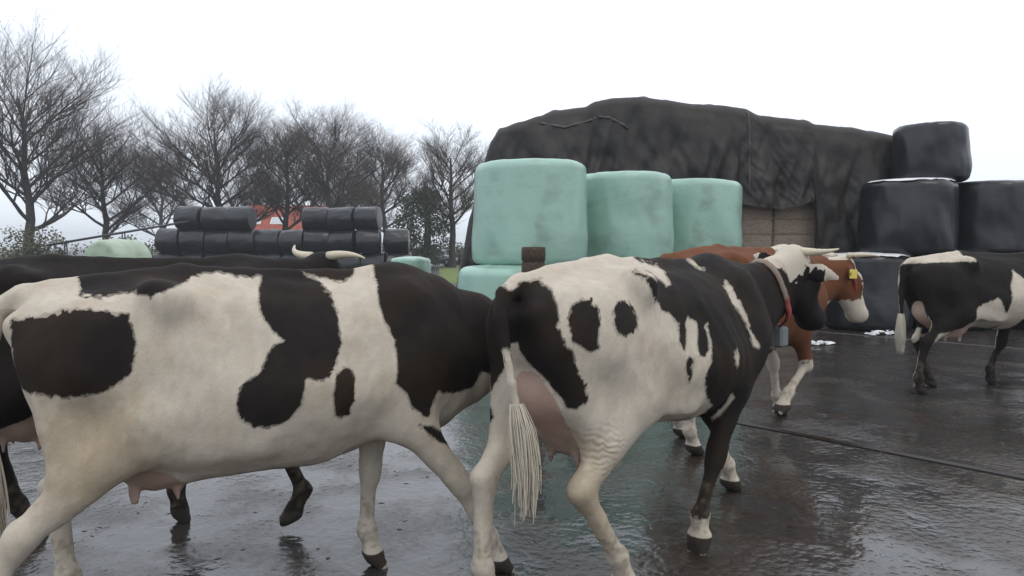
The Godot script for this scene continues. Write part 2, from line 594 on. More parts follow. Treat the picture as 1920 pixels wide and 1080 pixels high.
# split the triangles across which the coat changes colour, so that patches keep their ragged edges
func refine(V: PackedVector3Array, N: PackedVector3Array, C: PackedColorArray, F: PackedInt32Array, paint: Callable, folds: Array) -> Array:
	var mid := {}
	var out := PackedInt32Array()
	for i in range(0, F.size(), 3):
		var m := [-1, -1, -1]
		var cnt := 0
		for e in 3:
			var p := F[i + e]
			var q := F[i + (e + 1) % 3]
			var dc := C[p] - C[q]
			if absf(dc.r) + absf(dc.g) + absf(dc.b) < 0.15:
				if folds.is_empty() or (((V[p] + V[q]) * 0.5 - folds[0]) / folds[1]).length() > 1.05:
					continue
			var key := mini(p, q) * 1000000 + maxi(p, q)
			if not mid.has(key):
				var h := (V[p] + V[q]) * 0.5
				var hp := h - N[p] * N[p].dot(h - V[p])
				var hq := h - N[q] * N[q].dot(h - V[q])
				h = h.lerp((hp + hq) * 0.5, 0.6)
				var hn := (N[p] + N[q]).normalized()
				mid[key] = V.size()
				V.append(h)
				N.append(hn)
				C.append(paint.call(h, hn))
			m[e] = mid[key]
			cnt += 1
		var t := [F[i], F[i + 1], F[i + 2]]
		if cnt == 0:
			out.append_array([t[0], t[1], t[2]])
		elif cnt == 3:
			out.append_array([t[0], m[0], m[2], m[0], t[1], m[1], m[2], m[1], t[2], m[0], m[1], m[2]])
		elif cnt == 1:
			var e := 0
			while m[e] < 0:
				e += 1
			out.append_array([t[e], m[e], t[(e + 2) % 3], m[e], t[(e + 1) % 3], t[(e + 2) % 3]])
		else:
			var e := 0
			while m[e] >= 0:
				e += 1
			# edge e is whole; edges e+1 and e+2 are split
			var A: int = t[e]
			var B: int = t[(e + 1) % 3]
			var D: int = t[(e + 2) % 3]
			var mb: int = m[(e + 1) % 3]
			var ma: int = m[(e + 2) % 3]
			out.append_array([A, B, mb, A, mb, ma, ma, mb, D])
	return [V, N, C, out]

func leg_chain(b: Body, j: Array, hind: bool) -> void:
	# j: upper joint, stifle or elbow, hock or knee, fetlock, hoof
	var flat := Vector3(0, 0, 1)
	if hind:
		b.cap(j[0], j[1], 0.17, 0.115, 0.10, flat, 0.72)
		b.cap(j[0] + Vector3(-0.13, -0.02, -0.02 * signf(j[0].z)), j[1].lerp(j[2], 0.55) + Vector3(-0.05, 0.05, 0), 0.13, 0.06, 0.10, flat, 0.75)
		b.cap(j[1], j[2], 0.115, 0.05, 0.06, flat, 0.8)
		var back: Vector3 = (j[2] - (j[1] + j[3]) * 0.5).normalized()
		b.cap(j[2] + back * 0.040 + (j[1] - j[2]) * 0.22, j[2] + back * 0.034, 0.018, 0.032, 0.025)
		b.cap(j[2] + back * 0.02, j[3] - (j[4] - j[3]).normalized() * Vector3(1, 0, 1) * 0.022, 0.022, 0.02, 0.015)
		b.cap(j[2], j[2].lerp(j[3], 0.12), 0.05, 0.044, 0.03)
		b.cap(j[2], j[3], 0.041, 0.031, 0.03)
	else:
		b.cap(j[0], j[1], 0.15, 0.095, 0.10, flat, 0.7)
		b.cap(j[0] + Vector3(-0.02, 0.22, -0.03 * signf(j[0].z)), j[0], 0.10, 0.12, 0.10, flat, 0.6)
		b.cap(j[1], j[2], 0.088, 0.046, 0.06, flat, 0.85)
		b.cap(j[2] + (j[1] - j[2]).normalized() * 0.03, j[2] - (j[1] - j[2]).normalized() * 0.03, 0.05, 0.047, 0.03)
		b.cap(j[2], j[3], 0.034, 0.029, 0.03)
		b.cap(j[2] - Vector3(0.014, 0, 0), j[3] - Vector3(0.02, 0, 0), 0.024, 0.02, 0.015)
	b.cap(j[3], j[3], 0.042, 0.042, 0.03)
	b.cap(j[3], j[4], 0.036, 0.046, 0.025)
	# the two claws
	var fwd: Vector3 = ((j[4] - j[3]) * Vector3(1, 0.25, 1)).normalized()
	for s in [-1.0, 1.0]:
		b.cap(j[4] + Vector3(0, 0, 0.022 * s) - fwd * 0.02, j[4] + Vector3(0, -0.012, 0.024 * s) + fwd * 0.045, 0.04, 0.026, 0.012)

func head_parts(b: Body, P: Vector3, F: Vector3, S: Vector3) -> Dictionary:
	var D := F.cross(S).normalized()
	if D.y > 0.0 and absf(F.y) < 0.97:
		D = -D
	if D.dot(Vector3(-1, -0.3, 0)) < 0.0 and absf(F.y) >= 0.97:
		D = -D
	b.cap(P + F * 0.03, P + F * 0.20, 0.098, 0.088, 0.06)
	b.cap(P + F * 0.18, P + F * 0.45, 0.086, 0.064, 0.05)
	b.cap(P + F * 0.10 + D * 0.11, P + F * 0.42 + D * 0.05, 0.08, 0.05, 0.06)
	b.cap(P + F * 0.455 + D * 0.01 - S * 0.028, P + F * 0.455 + D * 0.01 + S * 0.028, 0.058, 0.058, 0.05)
	b.cap(P + F * 0.40 + D * 0.075, P + F * 0.44 + D * 0.06, 0.038, 0.036, 0.02)
	for s in [-1.0, 1.0]:
		b.cap(P + F * 0.13 + S * 0.075 * s - D * 0.03, P + F * 0.21 + S * 0.075 * s - D * 0.02, 0.036, 0.03, 0.04)
		b.carve.append([P + F * 0.485 + S * 0.036 * s - D * 0.022, 0.014, 0.01])
	return {"P": P, "F": F, "S": S, "D": D}

func ear(b: Body, h: Dictionary, s: float, out_dir: Vector3) -> Vector3:
	var root: Vector3 = h.P + h.F * 0.05 + h.S * 0.085 * s + h.D * 0.035
	var n: Vector3 = out_dir.cross(Vector3.UP).normalized()
	var tip := root + out_dir * 0.19
	b.cap(root, root + out_dir * 0.08, 0.03, 0.052, 0.025, n, 0.3)
	b.cap(root + out_dir * 0.08, tip, 0.052, 0.012, 0.02, n, 0.3)
	return tip

func in_poly(q: Vector2, poly: PackedVector2Array) -> bool:
	return Geometry2D.is_point_in_polygon(q, poly)

func seg(p: Vector3, a: Vector3, b: Vector3) -> float:
	return p.distance_to(Geometry3D.get_closest_point_to_segment(p, a, b))

# spec: at, turn, size, cell, hind [right, left], fore [right, left], neck, P, F, S, ears, tail, coat
func make_cow(spec: Dictionary) -> Node3D:
	var root := thing("cow", spec.label, "cow", spec.at, spec.turn, "cows of the herd walking across the yard")
	var size: float = spec.get("size", 1.0)
	var b := Body.new()
	b.trunk([[-0.87, 1.28, 0.98, 0.16, 1.14], [-0.70, 1.335, 0.90, 0.215, 1.13], [-0.50, 1.37, 0.79, 0.26, 1.11], [-0.35, 1.38, 0.71, 0.29, 1.07],
		[-0.10, 1.36, 0.635, 0.335, 0.98], [0.15, 1.345, 0.60, 0.37, 0.95], [0.40, 1.345, 0.61, 0.33, 0.97], [0.60, 1.355, 0.64, 0.265, 1.0],
		[0.78, 1.30, 0.69, 0.205, 1.0], [0.93, 1.20, 0.80, 0.14, 1.02]])
	b.cap(Vector3(-0.78, 1.31, 0), Vector3(-0.30, 1.355, 0), 0.03, 0.03, 0.06)
	b.cap(Vector3(-0.30, 1.355, 0), Vector3(0.52, 1.335, 0), 0.03, 0.04, 0.06)
	for s in [-1.0, 1.0]:
		b.cap(Vector3(-0.40, 1.30, 0.205 * s), Vector3(-0.34, 1.27, 0.235 * s), 0.05, 0.06, 0.12)
		b.cap(Vector3(-0.84, 1.19, 0.095 * s), Vector3(-0.74, 1.2, 0.13 * s), 0.045, 0.06, 0.12)
		b.cap(Vector3(-0.60, 1.18, 0.20 * s), Vector3(-0.62, 1.05, 0.2 * s), 0.07, 0.09, 0.12)
		b.carve.append([Vector3(-0.15, 1.18, 0.61 * s), 0.335, 0.11])
		b.carve.append([Vector3(0.42, 1.16, 0.66 * s), 0.36, 0.10])
	b.cap(Vector3(0.72, 0.80, 0), Vector3(0.90, 0.84, 0), 0.13, 0.09, 0.1)
	for l in spec.hind:
		var sg: float = signf(l[0].z)
		b.cap(l[1] + Vector3(0.06, -0.02, 0.0), Vector3(-0.06, 0.74, 0.27 * sg), 0.055, 0.03, 0.09, Vector3(0, 0, 1), 0.5)
	if spec.has("belly"):
		b.cap(spec.belly[0], spec.belly[1], spec.belly[2], spec.belly[3], 0.14)
	# udder and teats
	var ud: Array = spec.get("udder", [Vector3(-0.60, 0.80, 0), Vector3(-0.40, 0.70, 0), 0.15, 0.175])
	var ui := b.cap(ud[0], ud[1], ud[2], ud[3], 0.05, Vector3(0, 0, 1), 1.05)
	b.cap(ud[1], ud[1] + Vector3(0.24, 0.03, 0), ud[3] * 0.9, 0.08, 0.06)
	for q in [[0.06, 0.08], [0.06, -0.08], [-0.09, 0.07], [-0.09, -0.07]]:
		var tp: Vector3 = ud[1] + Vector3(q[0], -ud[3] * 0.86, q[1])
		b.cap(tp, tp + Vector3(0, -0.055, q[1] * 0.15), 0.02, 0.013, 0.02)
	for l in spec.hind:
		leg_chain(b, l, true)
	for l in spec.fore:
		leg_chain(b, l, false)
	# neck
	var P: Vector3 = spec.P
	var F: Vector3 = spec.F.normalized()
	var S: Vector3 = spec.S.normalized()
	S = (S - F * S.dot(F)).normalized()
	var bend: Vector3 = spec.get("bend", Vector3((0.62 + P.x) * 0.5, (1.2 + P.y) * 0.5 - 0.06, P.z * 0.35))
	var Dn := F.cross(S).normalized()
	if Dn.y > 0.0:
		Dn = -Dn
	var flatz := Vector3(0, 0, 1)
	b.cap(Vector3(0.58, 1.20, 0), bend + Vector3(0, 0.03, 0), 0.17, 0.13, 0.12, flatz, 0.75)
	b.cap(bend + Vector3(0, 0.03, 0), P + F * 0.02 + Dn * 0.03, 0.13, 0.085, 0.06, flatz, 0.8)
	b.cap(Vector3(0.70, 0.98, 0), bend + Vector3(0.02, -0.12, 0), 0.21, 0.135, 0.14, flatz, 0.75)
	b.cap(bend + Vector3(0.02, -0.12, 0), P + F * 0.12 + Dn * 0.10, 0.135, 0.09, 0.08, flatz, 0.8)
	var h := head_parts(b, P, F, S)
	var tips := []
	for i in 2:
		tips.append(ear(b, h, 1.0 if i == 0 else -1.0, spec.ears[i].normalized()))
	# tail
	var tl: Array = spec.tail
	for i in tl.size() - 1:
		b.cap(tl[i], tl[i + 1], [0.045, 0.034, 0.027, 0.022, 0.02, 0.016][mini(i, 5)], [0.034, 0.027, 0.022, 0.02, 0.016, 0.012][mini(i, 5)], 0.035 if i == 0 else 0.012)

	var lo := Vector3(9, -0.02, 9)
	var hi := -lo
	for i in b.all:
		for e in [b.a[i], b.a[i] + b.ba[i]]:
			var rr := maxf(b.r0[i], b.r0[i] + b.dr[i]) + 0.06
			lo = lo.min(e - Vector3.ONE * rr)
			hi = hi.max(e + Vector3.ONE * rr)
	lo = lo.min(Vector3(-0.95, 0, -0.44))
	hi = hi.max(Vector3(1.0, 1.5, 0.44))
	var sn := surface_nets(b, lo, hi, spec.cell)
	var V: PackedVector3Array = sn[0]
	var N := vertex_normals(V, sn[1])
	var tailset: Array = tl
	var fine := noise(spec.sd, 26.0, 3)
	var mid := noise(spec.sd + 1, 4.0, 3)
	var hairn := noise(spec.sd + 5, 90.0, 2)
	var far := noise(spec.sd + 2, 1.7, 2)
	var mud := noise(spec.sd + 3, 9.0, 4)
	var d: Vector3 = spec.look
	var e1 := Vector3.UP.cross(d).normalized()
	var hoofs := []
	for l in spec.hind + spec.fore:
		hoofs.append(l)
	var white: Color = spec.get("white", Color(0.60, 0.555, 0.48))
	var dark: Color = spec.dark
	var polys: Array = spec.get("polys", [])
	var paint := func(p: Vector3, n: Vector3) -> Color:
		var w := Vector3(fine.get_noise_3d(p.x, p.y, p.z), fine.get_noise_3d(p.z + 7.0, p.x, p.y), 0.0)
		var facing := n.dot(d)
		var q := Vector2(p.dot(e1), p.y) + Vector2(w.x * 0.010 + hairn.get_noise_3d(p.x, p.y * 0.5, p.z) * 0.006, w.y * 0.016) * clampf(0.75 + 1.6 * mid.get_noise_3d(p.z, p.y + 3.0, p.x), 0.12, 1.7)
		var c: Color = spec.ground
		var black := c == dark
		if facing > -0.25 or not spec.get("sided", true):
			var share := 0.0
			for jit in [Vector2(0.004, 0.003), Vector2(-0.004, 0.002), Vector2(0.0, -0.005)]:
				var is_dark := black
				for pl in polys:
					if in_poly(q + jit, pl[0]):
						is_dark = pl[1] == 1
				if is_dark:
					share += 1.0 / 3.0
			black = share > 0.5
			c = white.lerp(dark.lerp(spec.get("rust", dark), clampf(0.5 + 1.2 * mid.get_noise_3d(p.x * 0.6, p.y * 0.6 + 9.0, p.z * 0.6), 0.0, 1.0)), share)
		elif spec.has("far_share"):
			black = far.get_noise_3d(p.x + w.x * 0.02, p.y, p.z) > spec.far_share
			c = dark if black else white
		if not black:
			# staining of the pale coat: yellowish, in blotches
			var st := mud.get_noise_3d(p.x, p.y * 0.6, p.z) * 0.5 + mid.get_noise_3d(p.x, p.y, p.z) * 0.6
			c = c.lerp(Color(0.36, 0.28, 0.185), clampf((st + 0.05) * 0.6, 0.0, 0.4))
			# dung and mud dried on
			for s in spec.get("stains", []):
				var f: float = 1.0 - ((p - s[0]) / s[1]).length() + 0.35 * mud.get_noise_3d(p.x * 2.0, p.y * 2.0, p.z * 2.0)
				if f > 0.0:
					c = c.lerp(s[2], clampf(f * 1.1, 0.0, s[3]))
		c = c * (1.0 + 0.10 * fine.get_noise_3d(p.x, p.y * 0.4, p.z) + 0.08 * hairn.get_noise_3d(p.x, p.y * 0.4, p.z))
		c.a = 1.0
		if spec.has("extra"):
			c = spec.extra.call(p, n, c, w)
		# udder: bare pink skin
		var du := b.one(ui, p)
		var dt := b.trunk_dist(p)
		if p.y < 1.02 and absf(p.z) < 0.2 and p.x < -0.12:
			var leg := 9.0
			for l in spec.hind:
				leg = minf(leg, seg(p, l[1], l[2]) - 0.125)
				leg = minf(leg, seg(p, l[0], l[1]) - 0.14)
			if (du < 0.02 and dt > 0.015 and leg > 0.0) or (p.y < ud[1].y - ud[3] * 0.8 and seg(p, ud[0], ud[1]) < ud[3] + 0.1):
				c = Color(0.44, 0.325, 0.27).lerp(Color(0.40, 0.265, 0.215), clampf(mid.get_noise_3d(p.x * 2.0, p.y, p.z) + 0.4, 0.0, 1.0))
		# hooves and splashed feet
		for l in hoofs:
			var dh := seg(p, l[3], l[4])
			if dh < 0.16:
				var dm := mud.get_noise_3d(p.x * 3.0, p.y * 3.0, p.z * 3.0)
				if dm > -0.15 and seg(p, l[2], l[3]) < 0.09:
					c = c.lerp(Color(0.17, 0.135, 0.095), clampf((dm + 0.15) * 0.9, 0.0, 0.5))
				if p.distance_to(l[4]) < 0.075 + w.x * 0.01 and p.y < l[4].y + 0.025:
					c = Color(0.05, 0.042, 0.035)
		# muzzle
		var mz: Vector3 = h.P + h.F * 0.46
		if p.distance_to(mz) < 0.062 + w.x * 0.02:
			c = spec.get("nose", Color(0.05, 0.045, 0.045))
		return c
	var C := PackedColorArray()
	for i in V.size():
		C.append(paint.call(V[i], N[i]))
	var FF: PackedInt32Array = sn[1]
	for pass_n in int(spec.get("passes", 2)):
		var r := refine(V, N, C, FF, paint, spec.get("folds", []))
		V = r[0]; N = r[1]; C = r[2]; FF = r[3]
	var lump := noise(spec.sd + 7, 7.0, 2)
	for i in V.size():
		var p := V[i]
		if p.y > 0.35:
			V[i] += N[i] * lump.get_noise_3d(p.x, p.y * 0.7, p.z) * 0.007
			var rib := smoothstep(-0.12, 0.02, p.x) * (1.0 - smoothstep(0.36, 0.5, p.x)) * smoothstep(0.78, 0.9, p.y) * (1.0 - smoothstep(1.12, 1.27, p.y))
			if rib > 0.0:
				V[i] += N[i] * rib * 0.0022 * sin((p.x + 0.22 * (p.y - 1.0) + 0.02 * lump.get_noise_3d(p.x, p.y, p.z)) * TAU / 0.082)
	if spec.has("folds"):
		for i in V.size():
			var p := V[i]
			var e: Vector3 = (p - spec.folds[0]) / spec.folds[1]
			if e.length() < 1.0:
				var f := 1.0 - e.length_squared()
				V[i] += N[i] * 0.0019 * f * (0.7 + 0.9 * lump.get_noise_3d(p.x * 2.0, p.y * 2.0, 5.0)) * sin((p.y + 0.25 * (p.x - spec.folds[0].x) + 0.02 * lump.get_noise_3d(p.x * 3.0, p.y, p.z)) * TAU / 0.026)
	N = vertex_normals(V, FF)
	var arr := []
	arr.resize(Mesh.ARRAY_MAX)
	arr[Mesh.ARRAY_VERTEX] = V
	arr[Mesh.ARRAY_NORMAL] = N
	arr[Mesh.ARRAY_COLOR] = C
	arr[Mesh.ARRAY_INDEX] = FF
	var am := ArrayMesh.new()
	am.add_surface_from_arrays(Mesh.PRIMITIVE_TRIANGLES, arr)
	part("body", am, M.coat, root)
	# eyes
	for s in [-1.0, 1.0]:
		var ey := SphereMesh.new()
		ey.radius = 0.021
		ey.height = 0.042
		ey.radial_segments = 16
		ey.rings = 8
		part("eye", ey, M.eye, root, P + F * 0.165 + S * 0.098 * s - h.D * 0.028)
	# horns
	for hn in spec.get("horns", []):
		var path := []
		var rad := []
		for i in 9:
			var t := i / 8.0
			var p0: Vector3 = hn[0]
			path.append(p0.lerp(hn[1], t).lerp(Vector3(hn[1]).lerp(hn[2], t), t))
			rad.append(lerpf(0.026, 0.004, pow(t, 1.3)))
		part("horn", tube(path, rad, 10), M.horn, root)
	if spec.has("switch"):
		part("tail_switch", switch_mesh(spec.switch, spec.sd), M.switch_hair, root)
	if spec.has("collar"):
		collar(b, spec.collar, root)
	if spec.has("halter"):
		part("halter_strap", tube(spec.halter, [0.012, 0.016, 0.016, 0.012], 8), M.red_strap, root)
	if spec.has("ear_tag"):
		for et in spec.ear_tag:
			var st := new_st()
			st.set_smooth_group(-1)
			add_box(st, Vector3(-0.004, -0.036, -0.03), Vector3(0.004, 0.036, 0.03), 0.003)
			var o := part("ear_tag", done(st, false), M.yellow_tag, root, et[0])
			o.basis = Basis.looking_at(et[1]) * Basis(Vector3.UP, PI / 2)
	root.scale = Vector3.ONE * size
	return root

func switch_mesh(pts: Array, sd: int) -> ArrayMesh:
	var st := new_st()
	rng.seed = sd
	var n := pts.size()
	var locks := []
	for k in 30:
		locks.append([Vector2(rng.randf_range(-1, 1), rng.randf_range(-1, 1)), rng.randf_range(0.55, 1.0), rng.randf_range(0, TAU), Vector2(rng.randf_range(-0.02, 0.02), rng.randf_range(-0.02, 0.02))])
	for k in 420:
		var lk: Array = locks[k % 30]
		var off: Vector2 = lk[0] + Vector2(rng.randfn(0, 0.3), rng.randfn(0, 0.3))
		var path := PackedVector3Array()
		var rad := PackedFloat32Array()
		var cut: float = lk[1] * rng.randf_range(0.8, 1.0)
		var stray := Vector2(rng.randfn(0, 0.006), rng.randfn(0, 0.006))
		for i in 10:
			var t := i / 9.0 * cut
			var f := t * (n - 1)
			var j := mini(int(f), n - 2)
			var p: Vector3 = pts[j].lerp(pts[j + 1], f - j)
			var w := 0.009 + 0.024 * sin(PI * minf(t * 0.8 + 0.08, 1.0))
			var o: Vector2 = off * w * lerpf(1.0, 0.75, t) + lk[3] * t + stray * t * 2.0 + Vector2(cos(lk[2] + t * 6.0), sin(lk[2] + t * 5.0)) * 0.007 * t
			path.append(p + Vector3(o.x, 0, o.y))
			rad.append(lerpf(0.0026, 0.0011, t))
		add_tube(st, path, rad, 4, false)
	return done(st)

func collar(b: Body, c: Dictionary, root: Node3D) -> void:
	# a strap laid round the neck: its loop is found by walking outwards until the skin ends
	var axis: Vector3 = c.axis.normalized()
	var up := (Vector3.UP - axis * axis.y).normalized()
	var sd := axis.cross(up)
	var n := 40
	var ring := []
	for i in n:
		var a := TAU * i / n
		var dir := up * cos(a) + sd * sin(a)
		var r := 0.05
		while r < 0.5 and b.dist(c.at + dir * r, b.all) < 0.004:
			r += 0.006
		ring.append(c.at + dir * (r + (0.03 * maxf(-cos(a), 0.0))))
	var w := 0.021
	for k in 2:
		# the upper half plain, the lower half red
		var st := new_st()
		var i0 := 0 if k == 0 else int(n * 0.2)
		var i1 := n if k == 0 else int(n * 0.8)
		var rows := [PackedVector3Array(), PackedVector3Array(), PackedVector3Array(), PackedVector3Array()]
		for i in range(i0, i1 + 1):
			var p: Vector3 = ring[i % n]
			var o: Vector3 = (p - c.at).normalized() * (0.004 if k == 0 else 0.007)
			rows[0].append(p - axis * w - o)
			rows[1].append(p - axis * w + o)
			rows[2].append(p + axis * w + o)
			rows[3].append(p + axis * w - o)
		rows.append(rows[0])
		add_grid(st, rows, false)
		part("collar" if k == 0 else "collar_webbing", done(st), M.tan_strap if k == 0 else M.red_strap, root)
	if c.has("box"):
		var low: Vector3 = ring[int(n * c.box)]
		part("collar_box", box(Vector3(-0.045, -0.11, -0.03), Vector3(0.045, 0.005, 0.03), 0.012), M.grey_plastic, root, low + Vector3(0, -0.01, 0))

# ---------------------------------------------------------------- bales
func bale_mesh(R: float, H: float, sd: int, dome := 0.035, amp := 0.02) -> ArrayMesh:
	# a film-wrapped round bale standing on end: rounded shoulders, slightly bulging side, creased film
	var nz := noise(sd, 1.1, 3)
	var cr := noise(sd + 9, 5.0, 2)
	var rows := []
	var prof := []
	for i in 9:
		var t := i / 8.0
		prof.append(Vector2(R * 0.82 * t, H + dome * (1.0 - t * t)))
	for i in range(1, 9):
		var a := i / 8.0 * PI / 2
		prof.append(Vector2(R * (0.82 + 0.18 * sin(a)), H - R * 0.17 * (1.0 - cos(a))))
	for i in range(1, 9):
		var t := i / 9.0
		prof.append(Vector2(R * (1.0 + 0.022 * sin(PI * t)), lerpf(H - R * 0.17, R * 0.15, t)))
	for i in 7:
		var a := i / 6.0 * PI / 2
		prof.append(Vector2(R * (0.84 + 0.16 * cos(a)), R * 0.15 * (1.0 - sin(a))))
	prof.append(Vector2(0, 0))
	prof.reverse()
	var n := 88
	rng.seed = sd * 3 + 1
	var lean := Vector2(rng.randf_range(-0.035, 0.035), rng.randf_range(-0.03, 0.03))
	var ell := rng.randf_range(-0.02, 0.02)
	var tilt := rng.randf_range(-0.03, 0.03)
	for q in prof:
		var ring := PackedVector3Array()
		for j in n:
			var a := TAU * j / n
			var p := Vector3(cos(a) * q.x, q.y, sin(a) * q.x)
			if q.x < 0.001:
				ring.append(Vector3(0, q.y, 0))
				continue
			var k := nz.get_noise_3d(p.x, p.y * 0.8, p.z) * amp * 1.6 + cr.get_noise_3d(p.x, p.y * 0.35, p.z) * amp * 0.35
			# overlapping bands of film run up and over the ends
			var bd := fposmod(a * 9.0 / TAU + 0.25 * sin(q.y * 2.1 + sd), 1.0)
			k += 0.0045 * smoothstep(0.0, 0.12, bd) * (1.0 - bd)
			# the weight above makes the lower part bulge
			k += 0.022 * R * exp(-pow((q.y / H - 0.25) / 0.2, 2.0))
			if q.y > 0.02:
				p.x += lean.x * q.y + ell * p.x
				p.z += lean.y * q.y - ell * p.z
				p.y += tilt * cos(a + sd) * q.x * q.y / H
				p += Vector3(cos(a), 0.35 if q.y > H - 0.05 else 0.0, sin(a)) * k
			ring.append(p)
		rows.append(ring)
	return grid_mesh(rows, true)

func bale(called: String, label: String, at: Vector3, R: float, H: float, sd: int, mat: Material, turn := 0.0, group := "", lie := false) -> Node3D:
	var o := thing(called, label, "bale", at, turn, group)
	var bm := part("film_wrap", bale_mesh(R, H, sd, 0.035, 0.032 if mat == M.black_film else 0.022), mat, o)
	if lie:
		bm.rotation = Vector3(0, 0, PI / 2)
		bm.position = Vector3(H / 2, R, 0)
	return o

func film_cap(R: float, H: float, sd: int, reach: float) -> ArrayMesh:
	# a sheet lying over the top of a bale, ragged at its rim
	var nz := noise(sd + 3, 2.2, 3)
	var rows := []
	for i in 12:
		var ring := PackedVector3Array()
		for j in 48:
			var a := TAU * j / 48
			var lim := reach + 0.05 * nz.get_noise_2d(cos(a) * 1.5, sin(a) * 1.5)
			var t := (11 - i) / 11.0 * lim
			var y := H + 0.035 * (1.0 - minf(t / 0.82, 1.0)) + 0.03
			if t > 0.82:
				var sn := minf((t - 0.82) / 0.18, 1.0)
				y -= R * 0.17 * (1.0 - sqrt(maxf(1.0 - sn * sn, 0.0)))
			ring.append(Vector3(cos(a) * (R * t + (0.012 if t > 0.8 else 0.0)), y + 0.008 * nz.get_noise_2d(cos(a) * t * 6.0, sin(a) * t * 6.0), sin(a) * (R * t + (0.012 if t > 0.8 else 0.0))))
		rows.append(ring)
	return grid_mesh(rows, true)

func scrap_mesh(size: float, sd: int) -> ArrayMesh:
	var nz := noise(sd, 3.0, 3)
	var rows := []
	for i in 9:
		var row := PackedVector3Array()
		for j in 17:
			var x := (j - 8) / 8.0 * size * (1.0 + 0.3 * nz.get_noise_2d(i, 3.0))
			var z := (4 - i) / 4.0 * size * 0.4
			row.append(Vector3(x + 0.1 * nz.get_noise_2d(i * 0.7, j * 0.2), 0.012 + 0.07 * maxf(nz.get_noise_2d(x * 2.0 + 5.0, z * 3.0) + 0.15, 0.0), z + 0.1 * nz.get_noise_2d(j * 0.4, 9.0)))
		rows.append(row)
	return grid_mesh(rows)

# ---------------------------------------------------------------- trees
class Twigs:
	var wood: SurfaceTool
	var fine: SurfaceTool
	var nodes := PackedVector3Array()

func branch(t: Twigs, p: Vector3, dir: Vector3, length: float, r: float, depth: int, spread: float) -> void:
	var n := 5 if depth >= 3 else (4 if depth >= 1 else 3)
	var path := PackedVector3Array([p])
	var rad := PackedFloat32Array([r])
	var d := dir
	var q := p
	var stops := []
	for i in n:
		d = (d + Vector3(rng.randf_range(-1, 1), rng.randf_range(-0.4, 0.9), rng.randf_range(-1, 1)) * 0.16).normalized()
		q += d * length / n
		path.append(q)
		rad.append(r * lerpf(1.0, 0.45, (i + 1.0) / n))
		stops.append([q, d, rad[i + 1]])
	add_tube(t.wood if depth >= 2 else t.fine, path, rad, 6 if depth >= 3 else (4 if depth >= 1 else 3), false)
	if depth == 0:
		t.nodes.append(q)
		return
	var kids := 9 if depth >= 3 else (9 if depth == 2 else 9)
	for k in kids:
		var s: Array = stops[clampi(int(rng.randf_range(0.6, n)), 0, n - 1)]
		if k == 0:
			s = stops[n - 1]
		var side := Vector3(rng.randf_range(-1, 1), rng.randf_range(-0.25, 0.75), rng.randf_range(-1, 1)).normalized()
		var nd: Vector3 = (s[1] * (1.0 - spread) + side * spread * 1.25).normalized()
		if k == 0:
			nd = s[1]
		branch(t, s[0], nd, length * rng.randf_range(0.5, 0.74), s[2] * rng.randf_range(0.5, 0.75), depth - 1, spread)

func bare_tree(sd: int, height: float, first: float, spread: float, width: float) -> Array:
	# trunk meshes of a tree as tall as height; limbs leave the trunk from the share «first» of its height
	rng.seed = sd
	var t := Twigs.new()
	t.wood = new_st()
	t.fine = new_st()
	var path := PackedVector3Array()
	var rad := PackedFloat32Array()
	var r := height * 0.025
	var q := Vector3(0, -0.2, 0)
	for i in 11:
		path.append(q)
		rad.append(r * lerpf(1.0, 0.22, pow(i / 10.0, 1.2)) * (1.35 if i == 0 else 1.0))
		q += Vector3(rng.randf_range(-0.14, 0.14), height * 0.088, rng.randf_range(-0.14, 0.14))
	add_tube(t.wood, path, rad, 9, false)
	var limbs := 17
	for k in limbs:
		var f := lerpf(first, 0.97, pow((k + 0.5) / limbs, 0.9))
		var i := mini(int(f * 10), 9)
		var p: Vector3 = path[i].lerp(path[i + 1], f * 10 - i)
		var a := k * 2.4 + rng.randf_range(-0.4, 0.4)
		var up := lerpf(0.25, 1.3, f)
		var shape := sin(PI * clampf((f - first) / (1.0 - first) * 0.72 + 0.26, 0.0, 1.0))
		branch(t, p, Vector3(cos(a), up, sin(a)).normalized(), width * lerpf(0.34, 0.62, shape) * rng.randf_range(0.8, 1.15), rad[i] * 0.5, 3, spread)
	return [done(t.wood), done(t.fine), t.nodes]

func leaf_clumps(centres: PackedVector3Array, per: int, size: float, jitter: float, sd: int) -> ArrayMesh:
	rng.seed = sd
	var st := new_st()
	st.set_smooth_group(-1)
	for c in centres:
		for k in per:
			var p := c + Vector3(rng.randfn(0, jitter), rng.randfn(0, jitter), rng.randfn(0, jitter))
			var u := Vector3(rng.randf_range(-1, 1), rng.randf_range(-1, 1), rng.randf_range(-1, 1)).normalized() * size * rng.randf_range(0.6, 1.2)
			var v := u.cross(Vector3(rng.randf_range(-1, 1), rng.randf_range(-1, 1), rng.randf_range(-1, 1))).normalized() * size * 0.55
			st.add_vertex(p - u); st.add_vertex(p + v); st.add_vertex(p + u)
			st.add_vertex(p - u); st.add_vertex(p + u); st.add_vertex(p - v)
	return done(st, false)

func ground_at(px: float, dep: float) -> Vector3:
	return Vector3((px - 960.0) / 1400.0 * dep, 0, -dep)

